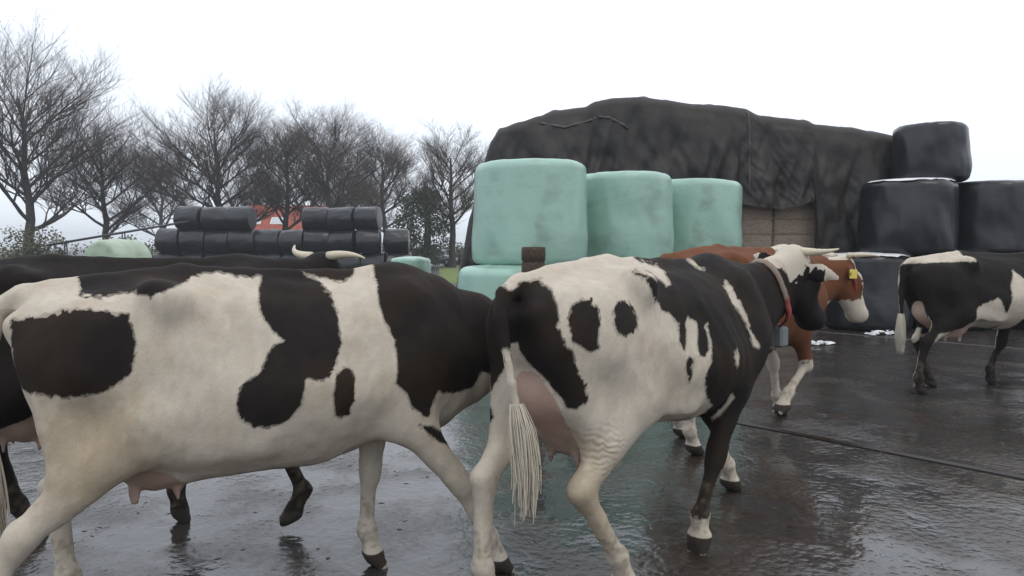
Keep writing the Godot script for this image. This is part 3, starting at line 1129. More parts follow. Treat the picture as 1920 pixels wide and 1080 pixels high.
# ---------------------------------------------------------------- the setting
func build_ground() -> void:
	var st := new_st()
	st.set_smooth_group(-1)
	add_box(st, Vector3(-500, -1.0, -900), Vector3(500, -0.035, 60))
	structure("ground", done(st, false), M.soil)
	# concrete yard in big slabs, laid askew to the view, with open joints
	var yard := Node3D.new()
	yard.name = "farm_yard"
	yard.set_meta("kind", "structure")
	add_child(yard)
	var e := Vector3(0.67, 0, 0.742).normalized()
	yard.basis = Basis(e, Vector3.UP, e.cross(Vector3.UP))
	# local x along e; local z against the direction of travel
	var slab := box(Vector3(-4.48, -0.16, -3.455), Vector3(4.48, 0, 3.455), 0.015)
	for i in range(-2, 2):
		for j in range(-2, 2):
			part("concrete_slab", slab, M.concrete, yard, Vector3(-7.5 + 4.5 + i * 9.0 + 9.0, 0, -5.43 - 3.5 - j * 7.0))
	# lane and meadow far behind
	var lane := new_st()
	lane.set_smooth_group(-1)
	quad(lane, [Vector3(-60, -0.02, -62), Vector3(60, -0.02, -62), Vector3(60, -0.02, -74), Vector3(-60, -0.02, -74)], true)
	structure("lane", done(lane, false), M.road)
	var me := new_st()
	me.set_smooth_group(-1)
	quad(me, [Vector3(-3.0, -0.026, -31), Vector3(20, -0.026, -31), Vector3(34, -0.026, -61.5), Vector3(-6.0, -0.026, -61.5)], true)
	structure("meadow", done(me, false), M.grass)

func build_muck() -> void:
	# trodden muck and bits of straw scattered over the yard
	rng.seed = 611
	var st := new_st()
	for k in 520:
		var dep := 2.6 + 9.0 * pow(rng.randf(), 1.4)
		var c := Vector3(rng.randf_range(-0.75, 0.75) * dep, 0.0, -dep)
		var r := rng.randf_range(0.003, 0.011) * (2.0 if rng.randf() < 0.05 else 1.0)
		var ang := rng.randf() * TAU
		var rows := []
		for i in 3:
			var ring := PackedVector3Array()
			for j in 7:
				var a := TAU * j / 7.0
				var rr: float = r * [1.0, 0.7, 0.0][i] * (1.0 + 0.3 * sin(a * 2.0 + k) + 0.15 * sin(a * 3.0 + k * 2.0))
				ring.append(c + Vector3(cos(a) * rr * 1.6, 0, sin(a) * rr).rotated(Vector3.UP, ang) + Vector3(0, [0.001, 0.18, 0.26][i] * r, 0))
			rows.append(ring)
		add_grid(st, rows, true)
	var o := part("muck", done(st), M.muck, self)
	tag(o, "dark bits of muck scattered over the wet yard", "muck")
	o.set_meta("kind", "stuff")

func build_tarp() -> void:
	var dep := 14.0
	var s := 1400.0 / dep
	var prof := [[838, 612], [850, 560], [862, 495], [882, 400], [905, 305], [922, 262], [937, 241], [975, 228], [1012, 217], [1040, 207], [1095, 201], [1118, 190], [1150, 184], [1200, 182], [1250, 188], [1300, 195], [1345, 197], [1395, 203], [1425, 216], [1470, 221], [1508, 225], [1530, 233], [1590, 238], [1640, 247], [1700, 258], [1760, 300], [1790, 420], [1800, 612]]
	# lower hem: reaches the ground except where it is hitched up over the straw
	var hem := [[838, 612], [1376, 612], [1384, 384], [1420, 390], [1455, 394], [1490, 389], [1521, 377], [1530, 612], [1800, 612]]
	var foldn := noise(41, 1.3, 2)
	var fold2 := noise(42, 3.6, 3)
	var crump := noise(43, 1.0, 4)
	var cols := 260
	var rows := 64
	var pts := []
	for r in rows:
		pts.append(PackedVector3Array())
	for c in cols:
		var px := lerpf(838, 1800, c / (cols - 1.0))
		var top := CAM_H + (465.0 - pick(prof, px)) / s
		var low := maxf(CAM_H + (465.0 - pick(hem, px)) / s, 0.01)
		var x := (px - 960.0) / s
		for r in rows:
			var p := Vector3.ZERO
			if r < 14:
				# over the top, from behind to the front edge
				var t := r / 13.0
				p = Vector3(x, top - 0.05 + 0.05 * t + 0.05 * crump.get_noise_2d(x * 1.4, t * 3.0), -dep - 3.2 + 3.0 * t)
			elif r < 20:
				var a := (r - 13) / 6.0 * PI / 2
				var rr := minf(0.2, maxf(top - low, 0.02) * 0.5)
				p = Vector3(x, top - rr * (1.0 - cos(a)), -dep - 0.2 + rr * sin(a))
			else:
				var rr2 := minf(0.2, maxf(top - low, 0.02) * 0.5)
				var t := (r - 19) / (rows - 20.0)
				p = Vector3(x, lerpf(top - rr2, low, t), -dep)
				var dn := clampf((top - p.y) / 1.2, 0.0, 1.0)
				p.z += dn * (0.15 * foldn.get_noise_2d(x * 0.9 + 0.25 * p.y, p.y * 0.16) + 0.22 * (0.5 - absf(fold2.get_noise_2d(x * 0.42 - p.y * 0.12, p.y * 0.10))) + 0.07 * (0.4 - absf(fold2.get_noise_2d(x * 0.9 + p.y * 0.5, p.y * 0.35 + 4.0))))
				# pulled slantwise between the high points
				p.z += 0.08 * dn * sin((x * 1.1 + p.y * 0.8) * 2.1 + 1.5 * foldn.get_noise_2d(x, p.y))
			p.z += 0.03 * crump.get_noise_3d(p.x * 1.6, p.y * 1.6, p.z)
			pts[r].append(p)
	var o := thing("stack_sheet", "brownish black sheet draped over the tall straw stack behind the mint bales", "tarpaulin", Vector3.ZERO)
	# two skins a few millimetres apart
	var st := new_st()
	add_grid(st, pts, false)
	part("sheet", done(st), M.tarp, o)
	# folded-over welts: along the crest and down a seam
	for w in [[[1012, 233, 1056, 243, 1098, 231, 1120, 222], 0.028], [[1120, 222, 1140, 224, 1158, 233, 1178, 246], 0.03], [[1398, 212, 1400, 250, 1401, 290, 1400, 330, 1398, 375], 0.022]]:
		var path := []
		var rad := []
		for i in range(0, w[0].size(), 2):
			var px: float = w[0][i]
			var x := (px - 960.0) / s
			var y: float = CAM_H + (465.0 - w[0][i + 1]) / s
			path.append(Vector3(x, y, front_z(pts, x, y, rows, cols, s) + 0.004))
			rad.append(w[1])
		var fine := []
		var fr := []
		for i in path.size() - 1:
			for k in 6:
				var t := k / 6.0
				var p: Vector3 = path[i].lerp(path[i + 1], t)
				p.z = front_z(pts, p.x, p.y, rows, cols, s) + 0.004
				fine.append(p)
				fr.append(rad[i] * (0.75 + 0.3 * sin(i * 2.0 + k * 1.9)))
		part("welt", tube(fine, fr, 7), M.tarp_seam, o)

func front_z(pts: Array, x: float, y: float, rows: int, cols: int, s: float) -> float:
	var px := x * s + 960.0
	var c := clampi(int((px - 838.0) / (1800.0 - 838.0) * (cols - 1)), 0, cols - 1)
	var best := 9.0
	var z := -14.0
	for r in range(14, rows):
		var d := absf(pts[r][c].y - y)
		if d < best:
			best = d
			z = pts[r][c].z
	return z

func pick(tab: Array, x: float) -> float:
	for i in tab.size() - 1:
		if x <= tab[i + 1][0]:
			var t := clampf((x - tab[i][0]) / maxf(tab[i + 1][0] - tab[i][0], 0.001), 0.0, 1.0)
			t = t * t * (3.0 - 2.0 * t) * 0.6 + t * 0.4
			return lerpf(tab[i][1], tab[i + 1][1], t)
	return tab[-1][1]

func straw_bale(at: Vector3, label: String, sd: int, w: float) -> void:
	var o := thing("straw_bale", label, "bale", at, 0.0, "straw bales in the sheeted stack")
	var nz := noise(sd, 5.0, 4)
	# a square bale: the rounded box surface, roughened
	var pts := []
	var n := 30
	var hw := w / 2
	var hh := 0.6
	var hd := 0.45
	for r in 25:
		var row := PackedVector3Array()
		var v := r / 24.0 * 2.0 - 1.0
		for c in n * 4:
			var a := TAU * c / (n * 4.0)
			var cx := cos(a)
			var cz := sin(a)
			var k := pow(pow(absf(cx), 12.0) + pow(absf(cz), 12.0), -1.0 / 12.0)
			var e := 1.0 - 0.06 * pow(absf(v), 14.0)
			if r == 0 or r == 24:
				e = 0.0
			var p := Vector3(cx * k * hw * e, hh + v * hh, cz * k * hd * e)
			if e > 0.0:
				p += Vector3(cx, 0, cz) * nz.get_noise_3d(p.x, p.y * 2.0, p.z + sd) * 0.025
			row.append(p)
		pts.append(row)
	part("straw", grid_mesh(pts, true), M.straw, o)
	for y in [0.22, 0.5, 0.78, 1.02]:
		part("twine", box(Vector3(-hw - 0.012, y - 0.005, hd + 0.006), Vector3(hw + 0.012, y + 0.005, hd + 0.016), 0.002), M.twine, o)

func build_bales() -> void:
	var mint := "mint bales in front of the sheeted stack"
	bale("mint_bale", "lower mint green wrapped bale behind the wooden post", Vector3(0.0, 0, -8.95), 0.66, 1.215, 60, M.teal, 0.4, mint)
	bale("mint_bale", "lower mint green bale mostly hidden behind the white spotted cow's back", Vector3(1.46, 0, -9.95), 0.65, 1.215, 61, M.teal, 1.4, mint)
	bale("mint_bale", "lower mint green bale at the straw end, hidden behind the brown cow", Vector3(2.72, 0, -10.9), 0.65, 1.215, 62, M.teal, 2.0, mint)
	bale("mint_bale", "largest and nearest mint green bale, at the left end of the upper row", Vector3(0.215, 1.215, -9.2), 0.675, 1.25, 63, M.teal, 0.0, mint)
	bale("mint_bale", "middle mint green bale of the upper row of three", Vector3(1.50, 1.215, -10.1), 0.645, 1.19, 64, M.teal, 0.8, mint)
	bale("mint_bale", "smallest mint green bale of the upper row, beside the exposed straw", Vector3(2.68, 1.215, -11.0), 0.645, 1.17, 65, M.teal, 1.9, mint)
	bale("mint_bale", "small far mint green bale seen over the shoulder of the nearest cow", ground_at(771, 17.5), 0.47, 1.2, 66, M.teal, 0.3)

	straw_bale(Vector3(4.35, 0, -14.62), "lower left straw bale under the hitched-up black sheet", 81, 1.2)
	straw_bale(Vector3(5.45, 0, -14.68), "lower right straw bale under the hitched-up black sheet", 82, 0.98)
	straw_bale(Vector3(4.35, 1.2, -14.60), "upper left straw bale, pale tan, showing under the sheet's hem", 83, 1.2)
	straw_bale(Vector3(5.45, 1.2, -14.70), "upper right straw bale, darker and set back, beside the hanging sheet", 84, 0.98)

	var bk := "black wrapped bales at the right of the yard"
	bale("black_bale", "black bale on the ground behind the brown cow's head", Vector3(6.35, 0, -13.3), 0.74, 1.30, 70, M.black_film, 0.2, bk)
	bale("black_bale", "black bale on the ground right of the brown cow's head, behind the far cow", Vector3(7.9, 0, -13.5), 0.74, 1.30, 71, M.black_film, 1.3, bk)
	bale("black_bale", "black bale on the ground at the right edge of the picture", Vector3(9.45, 0, -13.5), 0.74, 1.30, 72, M.black_film, 2.3, bk)
	bale("black_bale", "black bale in the second tier beside the hanging black sheet", Vector3(7.05, 1.31, -13.35), 0.76, 1.28, 73, M.black_film, 3.0, bk)
	bale("black_bale", "black bale in the second tier at the right edge of the picture", Vector3(8.65, 1.31, -13.5), 0.76, 1.28, 74, M.black_film, 1.0, bk)
	bale("black_bale", "topmost black bale at the right end of the sheeted stack", Vector3(7.5, 2.6, -13.5), 0.6, 1.0, 75, M.black_film, 0.5, bk)

	# far stack by the lane, 38 m off: bales lying on their round sides, three tiers
	var fg := "black bales of the far stack under the trees"
	var dep := 38.0
	var k := dep / 1400.0
	var where := [[0, [318, 366, 414, 462, 510, 558, 606, 654, 702, 748]], [1, [322, 368, 414, 458, 505, 552, 598, 645, 692, 744]], [2, [360, 407, 454, 594, 643, 690]]]
	var words := ["first", "second", "third", "fourth", "fifth", "sixth", "seventh", "eighth", "ninth", "tenth"]
	for row in where:
		var i := 0
		for px in row[1]:
			rng.seed = int(px) * 7 + row[0]
			var y: float = row[0] * 1.14
			var lab := ""
			if row[0] == 2:
				lab = "%s black bale from the left of the %s pair-row on top of the far stack" % [words[i % 3], "left" if i < 3 else "right"]
				lab = "%s black bale on top of the far stack, %s of the red roof" % [["left", "middle", "right"][i % 3], "left" if i < 3 else "right"]
			elif row[0] == 1:
				lab = "%s black bale from the left in the second tier of the far stack" % words[i]
			else:
				lab = "%s black bale from the left in the bottom tier of the far stack" % words[i]
			bale("far_black_bale", lab, Vector3((px - 960.0) * k, y + (0.03 if row[0] > 0 else 0.0), -dep + rng.randf_range(-0.12, 0.12)), 0.6, 1.27 + rng.randf_range(-0.03, 0.03), 100 + i + row[0] * 20, M.black_film, rng.randf_range(-0.12, 0.12), fg, true)
			i += 1
	bale("green_bale", "pale green bale lying on its round side behind the dark cow at the left", ground_at(222, 26.0), 0.86, 1.5, 67, M.pale_green, 1.2, "", true)
	# white film left lying on some of the black bales, and scraps of it on the ground
	for q in [["black_bale", 0.74, 1.30, 70, 0.95], ["black_bale_001", 0.74, 1.30, 71, 0.93], ["black_bale_003", 0.76, 1.28, 73, 0.95]]:
		part("white_film", film_cap(q[1], q[2], q[3], q[4]), M.white_film, get_node(q[0]))
	for q in [[1655, 12.3, 0.26, 5, "crumpled white film scrap at the foot of the lower black bale"], [1532, 11.0, 0.22, 6, "white film scrap on the wet ground under the brown cow's muzzle"]]:
		var sc := thing("film_scrap", q[4], "scrap", ground_at(q[0], q[1]), 0.3)
		part("film", scrap_mesh(q[2], q[3]), M.white_film, sc)

func build_post() -> void:
	var o := thing("fence_post", "short dark wooden post standing before the largest mint bale", "post", ground_at(1000, 6.6))
	var rows := []
	var nz := noise(19, 9.0, 3)
	for i in 15:
		var y: float = [-0.1, 0.2, 0.5, 0.8, 1.0, 1.1, 1.2, 1.29, 1.30, 1.315, 1.325, 1.37, 1.42, 1.435, 1.435][i]
		var r := 0.104
		if i in [8, 9]:
			r = 0.096
		if i == 13:
			r = 0.098
		if i == 14:
			r = 0.0
		var ring := PackedVector3Array()
		for j in 24:
			var a := TAU * j / 24
			var q := pow(pow(absf(cos(a)), 5.0) + pow(absf(sin(a)), 5.0), -0.2)
			ring.append(Vector3(cos(a) * r * q, y + (0.006 * sin(a * 3.0) if i >= 12 else 0.0), sin(a) * r * q) * Vector3(1, 1, 1) + Vector3(cos(a), 0, sin(a)) * nz.get_noise_3d(cos(a), y * 0.4, sin(a)) * 0.008 * signf(r))
		rows.append(ring)
	part("timber", grid_mesh(rows, true), M.wood, o)
	part("wire_band", tube_ring(0.112, 1.17, 0.006), M.dark_metal, o)

func tube_ring(r: float, y: float, t: float) -> ArrayMesh:
	var path := []
	var rad := []
	for i in 25:
		var a := TAU * i / 24
		var q := pow(pow(absf(cos(a)), 5.0) + pow(absf(sin(a)), 5.0), -0.2)
		path.append(Vector3(cos(a) * r * q, y + 0.01 * sin(a), sin(a) * r * q))
		rad.append(t)
	return tube(path, rad, 5)

func build_elevator() -> void:
	# a bale elevator leaning on the far stack
	var a := ground_at(90, 33.0) + Vector3(0, 1.55, 0)
	var b := Vector3((352 - 960.0) / 1400.0 * 36.8, 2.72, -36.8)
	var o := thing("bale_elevator", "dark slatted bale elevator leaning on the left end of the far stack", "elevator", Vector3.ZERO)
	var d := (b - a).normalized()
	var side := d.cross(Vector3.UP).normalized() * 0.24
	var up := side.cross(d).normalized()
	for s in [-1.0, 1.0]:
		part("rail", tube([a + side * s, a.lerp(b, 0.5) + side * s, b + side * s], [0.05, 0.05, 0.05], 6), M.dark_metal, o)
	for i in 15:
		var p := a.lerp(b, (i + 0.5) / 15.0)
		part("rung", tube([p - side, p + side], [0.022, 0.022], 5), M.dark_metal, o)
	for t in [0.12, 0.52]:
		var p := a.lerp(b, t)
		for s in [-1.0, 1.0]:
			part("leg", tube([p + side * s, Vector3(p.x, 0, p.z) + side * s * 1.8], [0.03, 0.03], 6), M.dark_metal, o)
	for s in [-1.0, 1.0]:
		part("wheel", tube([Vector3(a.lerp(b, 0.52).x, 0.26, a.lerp(b, 0.52).z) + side * s * 1.9, Vector3(a.lerp(b, 0.52).x, 0.26, a.lerp(b, 0.52).z) + side * s * 2.3], [0.27, 0.27], 14), M.rubber, o)

func build_house() -> void:
	var dep := 85.0
	var k := dep / 1400.0
	var at := Vector3((548 - 960.0) * k, 0, -dep)
	var o := thing("farmhouse", "brick farmhouse with a red tiled roof and two roof lights behind the far bales", "house", at)
	var w := 4.6
	var eave := 2.6
	var ridge := 6.25
	var dp := 3.6
	var st := new_st()
	st.set_smooth_group(-1)
	add_box(st, Vector3(-w, -0.05, -dp), Vector3(w, eave, dp))
	for s in [-1.0, 1.0]:
		quad(st, [Vector3(s * w, eave, -dp), Vector3(s * w, eave, dp), Vector3(s * w, ridge - 0.05, 0), Vector3(s * w, ridge - 0.05, 0)], s < 0)
	part("wall", done(st, false), M.brick, o)
	var rf := new_st()
	rf.set_smooth_group(-1)
	for s in [-1.0, 1.0]:
		var q := [Vector3(-w - 0.3, ridge, 0), Vector3(w + 0.3, ridge, 0), Vector3(w + 0.3, eave - 0.3, s * (dp + 0.35)), Vector3(-w - 0.3, eave - 0.3, s * (dp + 0.35))]
		quad(rf, q, s < 0)
		var q2 := []
		for p in q:
			q2.append(p - Vector3(0, 0.16, 0))
		quad(rf, q2, s > 0)
		for i in 4:
			var j := (i + 1) % 4
			quad(rf, [q[i], q[j], q2[j], q2[i]], s > 0)
	var roof := part("roof", done(rf, false), M.roof, o)
	part("chimney", box(Vector3(-0.3, ridge - 0.5, -0.3), Vector3(0.3, ridge + 0.8, 0.3), 0.03), M.brick, roof, Vector3(2.4, 0, -0.6))
	var slope := atan2(ridge - eave + 0.3, dp + 0.35)
	for px in [490, 531]:
		var x: float = (px - 548) * k
		var wn := part("roof_light", box(Vector3(-0.72, -0.05, -0.55), Vector3(0.72, 0.07, 0.55), 0.02), M.white_paint, roof, Vector3(x, 4.42, 1.84))
		wn.rotation.x = slope
		part("pane", box(Vector3(-0.6, 0.072, -0.44), Vector3(0.6, 0.085, 0.44)), M.glass, wn)
	for x in [-3.0, 0.4, 3.2]:
		var wf := part("window", box(Vector3(-0.6, 0.9, dp + 0.003), Vector3(0.6, 2.1, dp + 0.06), 0.01), M.white_paint, o, Vector3(x, 0, 0))
		part("pane", box(Vector3(-0.5, 1.0, dp + 0.062), Vector3(0.5, 2.0, dp + 0.07)), M.car_glass, wf)

func build_car() -> void:
	var o := thing("parked_car", "grey car parked far off between the far bales and the sheeted stack", "car", ground_at(806, 58.0) + Vector3(0, -0.035, 0), 0.1)
	# hull and cabin lofted along the length
	var rows := []
	var prof := [[-2.1, 0.35, 0.75], [-2.0, 0.28, 0.88], [-1.2, 0.25, 0.95], [0.0, 0.25, 0.95], [1.0, 0.25, 0.95], [1.7, 0.26, 0.86], [2.05, 0.3, 0.74], [2.15, 0.38, 0.62]]
	for q in prof:
		var ring := PackedVector3Array()
		for j in 20:
			var a := TAU * j / 20
			var e := pow(pow(absf(cos(a)), 4.0) + pow(absf(sin(a)), 4.0), -0.25)
			ring.append(Vector3(q[0], (q[1] + q[2]) / 2 + sin(a) * e * (q[2] - q[1]) / 2, cos(a) * e * 0.84))
		rows.append(ring)
	part("body", grid_mesh(rows, true), M.car_paint, o)
	var cab := []
	for q in [[0.9, 0.84, 0.76], [1.12, 0.80, 0.75], [1.44, 0.62, 0.6], [1.47, 0.0, 0.0]]:
		var ring := PackedVector3Array()
		for j in 24:
			var a := TAU * j / 24
			var e := pow(pow(absf(cos(a)), 5.0) + pow(absf(sin(a)), 5.0), -0.2)
			ring.append(Vector3(-0.35 + cos(a) * e * q[1] * 1.75, q[0], sin(a) * e * q[2]))
		cab.append(ring)
	part("cabin_glass", grid_mesh(cab.slice(0, 3), true), M.car_glass, o)
	var top := []
	for q in [[1.425, 0.66, 0.63], [1.46, 0.62, 0.60], [1.485, 0.5, 0.45], [1.49, 0.0, 0.0]]:
		var ring := PackedVector3Array()
		for j in 24:
			var a := TAU * j / 24
			var e := pow(pow(absf(cos(a)), 5.0) + pow(absf(sin(a)), 5.0), -0.2)
			ring.append(Vector3(-0.35 + cos(a) * e * q[1] * 1.75, q[0], sin(a) * e * q[2]))
		top.append(ring)
	part("roof", grid_mesh(top, true), M.car_paint, o)
	for x in [-1.35, 1.35]:
		for z in [-0.78, 0.78]:
			var wl := part("wheel", tube([Vector3(0, 0, -0.1), Vector3(0, 0, 0.1)], [0.32, 0.32], 18), M.rubber, o, Vector3(x, 0.32, z))
			part("rim", tube([Vector3(0, 0, -0.108), Vector3(0, 0, 0.108)], [0.2, 0.2], 14), M.car_paint, wl)

func build_trees() -> void:
	var kinds := []
	kinds.append(bare_tree(501, 12.6, 0.20, 0.42, 7.6))
	kinds.append(bare_tree(502, 12.0, 0.28, 0.40, 5.4))
	kinds.append(bare_tree(503, 11.8, 0.22, 0.50, 7.2))
	# pixel column of the trunk, distance, kind, height scale, width scale, turn, label
	var list := [
		[50, 52.0, 0, 1.08, 1.1, 1.0, "tall bare tree at the left edge of the picture"],
		[205, 60.0, 2, 0.88, 1.0, 2.2, "broad bare tree left of the tallest one, above the elevator"],
		[405, 60.0, 0, 0.92, 1.12, 0.0, "tallest bare tree, standing above the left end of the far bales"],
		[540, 62.0, 1, 0.92, 1.0, 0.6, "narrow bare tree rising behind the red roof"],
		[620, 60.0, 2, 0.93, 1.08, 0.0, "spreading bare tree rising behind the right group of far bales"],
		[722, 70.0, 1, 0.92, 1.15, 2.9, "slender bare tree between the spreading tree and the ivy-clad tree"],
		[845, 56.0, 1, 0.78, 0.95, 4.0, "bare tree at the left edge of the sheeted stack"],
		[300, 95.0, 2, 1.06, 1.1, 4.2, "faint distant bare tree in the gap left of the tallest tree"],
		[480, 100.0, 1, 0.92, 1.3, 5.2, "faint distant bare tree in the gap right of the tallest tree"],
		[668, 98.0, 2, 1.0, 1.1, 1.2, "faint distant bare tree behind the right half of the row"]]
	for q in list:
		var o := thing("bare_tree", q[6], "tree", ground_at(q[0], q[1]), q[5], "bare trees along the lane")
		part("trunk", kinds[q[2]][0], M.bark, o)
		part("crown", kinds[q[2]][1], M.twig, o)
		o.scale = Vector3(q[4], q[3], q[4])
	# ivy-clad tree: leaf clumps round a trunk
	var o2 := thing("ivy_tree", "dark ivy-clad tree beside the sheeted stack", "tree", ground_at(800, 54.0))
	part("trunk", tube([Vector3(0, -0.2, 0), Vector3(0.1, 3, 0), Vector3(-0.1, 6.2, 0.1)], [0.3, 0.24, 0.1], 9), M.bark, o2)
	rng.seed = 91
	var cl := PackedVector3Array()
	for i in 260:
		var y := rng.randf_range(0.3, 5.6)
		var r := (1.75 * sin(PI * clampf(y / 6.4 * 0.8 + 0.2, 0.0, 1.0)) + 0.25) * sqrt(rng.randf())
		var a := rng.randf() * TAU
		cl.append(Vector3(cos(a) * r - 0.35, y, sin(a) * r))
	part("crown", leaf_clumps(cl, 26, 0.11, 0.24, 92), M.ivy_leaf, o2)
	# hedges
	for q in [[232, 46.0, 2.6, 1.9, "olive brown hedge bush behind the elevator at the left", 95], [60, 44.0, 3.2, 2.3, "olive brown hedge bush at the left edge of the picture", 96], [735, 60.0, 3.0, 1.6, "low scrubby bush behind the right end of the far bales", 97], [865, 64.0, 2.5, 1.5, "low scrubby bush behind the parked car", 98]]:
		var h := thing("hedge_bush", q[4], "bush", ground_at(q[0], q[1]))
		rng.seed = q[5]
		var cc := PackedVector3Array()
		for i in 150:
			var v := Vector3(rng.randfn(0, 0.45), absf(rng.randfn(0, 0.45)), rng.randfn(0, 0.3)).limit_length(1.0)
			cc.append(v * Vector3(q[2], q[3], q[2] * 0.7) + Vector3(0, 0.15, 0))
		var stt := new_st()
		for i in 26:
			var e := cc[i * 5]
			add_tube(stt, PackedVector3Array([Vector3(e.x * 0.2, -0.1, e.z * 0.2), e * 0.6, e]), PackedFloat32Array([0.05, 0.03, 0.012]), 5, false)
		part("stems", done(stt), M.bark, h)
		part("crown", leaf_clumps(cc, 22, 0.10, 0.22, q[5]), M.hedge_leaf, h)

func V3(x: float, y: float, z: float) -> Vector3:
	return Vector3(x, y, z)

func poly(xy: Array) -> PackedVector2Array:
	var p := PackedVector2Array()
	for i in range(0, xy.size(), 2):
		p.append(Vector2(xy[i], xy[i + 1]))
	return p

func heading(deg: float) -> float:
	# 0 walks straight away from the camera, 90 to the right
	return deg_to_rad(90.0 - deg)

func build_cows() -> void:
	var black := Color(0.016, 0.0135, 0.012)
	var brown := Color(0.155, 0.062, 0.03)
	var white := Color(0.555, 0.50, 0.42)
	var hipR := V3(-0.58, 1.08, 0.15)
	var hipL := V3(-0.58, 1.08, -0.15)
	var shR := V3(0.58, 1.0, 0.2)
	var shL := V3(0.58, 1.0, -0.2)
	# nearest cow at the left
	make_cow({"label": "white cow with big black patches in the left foreground, its head hidden from view", "at": V3(-1.0, 0, -3.0), "turn": heading(66), "cell": CELL, "size": 0.975, "sd": 11,
		"hind": [[hipR, V3(-0.42, 0.83, 0.22), V3(-0.83, 0.47, 0.22), V3(-1.0, 0.17, 0.2), V3(-0.96, 0.05, 0.2)], [hipL, V3(-0.42, 0.82, -0.2), V3(-0.78, 0.52, -0.17), V3(-0.75, 0.17, -0.16), V3(-0.70, 0.05, -0.16)]],
		"fore": [[shR, V3(0.55, 0.75, 0.2), V3(0.78, 0.45, 0.19), V3(0.93, 0.17, 0.18), V3(0.98, 0.05, 0.18)], [shL, V3(0.5, 0.75, -0.18), V3(0.47, 0.44, -0.15), V3(0.45, 0.17, -0.13), V3(0.48, 0.05, -0.12)]],
		"belly": [V3(-0.28, 0.80, 0), V3(0.12, 0.83, 0), 0.26, 0.26], "P": V3(1.25, 1.05, -0.2), "F": V3(0.55, -0.75, -0.35), "S": V3(0.3, 0, 1), "bend": V3(0.95, 1.08, -0.06), "ears": [V3(-0.3, 0, 1), V3(0, 0.1, -1)],
		"tail": [V3(-0.84, 1.295, 0), V3(-0.93, 1.24, 0), V3(-0.96, 1.0, 0.02), V3(-0.96, 0.75, 0.03)], "switch": [V3(-0.96, 0.78, 0.03), V3(-0.96, 0.55, 0.03), V3(-0.95, 0.32, 0.03)],
		"look": V3(-0.12, 0, 0.99).normalized(), "ground": white, "white": white, "dark": black, "rust": Color(0.03, 0.021, 0.015), "polys": POLY1, "stains": [[V3(0.05, 0.55, 0.12), V3(0.2, 0.05, 0.3), Color(0.16, 0.11, 0.06), 0.8], [V3(-0.6, 0.75, 0.25), V3(0.3, 0.3, 0.2), Color(0.33, 0.25, 0.15), 0.55]], "far_share": 0.1,
		"horns": [[V3(1.24, 1.12, -0.14), V3(1.22, 1.14, 0.0), V3(1.26, 1.2, 0.04)], [V3(1.22, 1.12, -0.27), V3(1.2, 1.14, -0.4), V3(1.25, 1.2, -0.44)]]})
	# the cow seen from behind
	make_cow({"label": "white cow with black spots seen from behind, its tail hanging over its udder", "at": V3(0.62, 0, -3.45), "turn": heading(45), "cell": CELL, "sd": 23,
		"hind": [[hipR, V3(-0.38, 0.82, 0.22), V3(-0.70, 0.50, 0.20), V3(-0.47, 0.18, 0.2), V3(-0.41, 0.05, 0.2)], [hipL, V3(-0.50, 0.82, -0.19), V3(-0.91, 0.53, -0.12), V3(-0.93, 0.18, -0.11), V3(-0.89, 0.05, -0.11)]],
		"fore": [[shR, V3(0.45, 0.76, 0.2), V3(0.32, 0.43, 0.19), V3(0.20, 0.17, 0.18), V3(0.19, 0.055, 0.18)], [shL, V3(0.62, 0.75, -0.18), V3(0.9, 0.46, -0.16), V3(1.05, 0.17, -0.15), V3(1.10, 0.05, -0.15)]],
		"P": V3(1.24, 1.37, 0.12), "F": V3(0.62, -0.76, 0.0), "S": V3(0, 0, 1), "bend": V3(0.90, 1.17, 0.04), "ears": [V3(0.15, -0.25, 1), V3(-0.1, 0.5, -0.85)],
		"tail": [V3(-0.84, 1.295, 0), V3(-0.93, 1.26, 0.015), V3(-0.97, 1.17, 0.03), V3(-0.97, 1.07, 0.06), V3(-0.965, 0.935, 0.085), V3(-0.94, 0.78, 0.105)], "switch": [V3(-0.955, 0.86, 0.095), V3(-0.94, 0.76, 0.105), V3(-0.93, 0.6, 0.12), V3(-0.925, 0.40, 0.115)],
		"udder": [V3(-0.66, 0.86, 0.02), V3(-0.50, 0.76, 0.02), 0.15, 0.19],
		"look": V3(-0.82, 0, 0.57).normalized(), "ground": white, "white": white, "dark": black, "rust": Color(0.028, 0.02, 0.015), "polys": POLY2, "folds": [V3(-0.62, 0.66, 0.25), V3(0.12, 0.13, 0.12)], "stains": [[V3(0.1, 0.60, 0.1), V3(0.12, 0.06, 0.25), Color(0.14, 0.1, 0.06), 0.8], [V3(-0.7, 0.45, 0.1), V3(0.3, 0.3, 0.4), Color(0.36, 0.28, 0.17), 0.6], [V3(-0.25, 0.9, 0.33), V3(0.2, 0.2, 0.2), Color(0.36, 0.31, 0.25), 0.45]], "far_share": -0.2, "extra": dark_face.bind(black, white),
		"horns": [[V3(1.25, 1.41, 0.17), V3(1.24, 1.40, 0.30), V3(1.29, 1.425, 0.37)], [V3(1.25, 1.41, 0.07), V3(1.28, 1.42, 0.0), V3(1.38, 1.41, 0.0)]],
		"collar": {"at": V3(1.08, 1.12, 0.07), "axis": V3(0.9, 0.42, 0.05), "box": 0.45}})
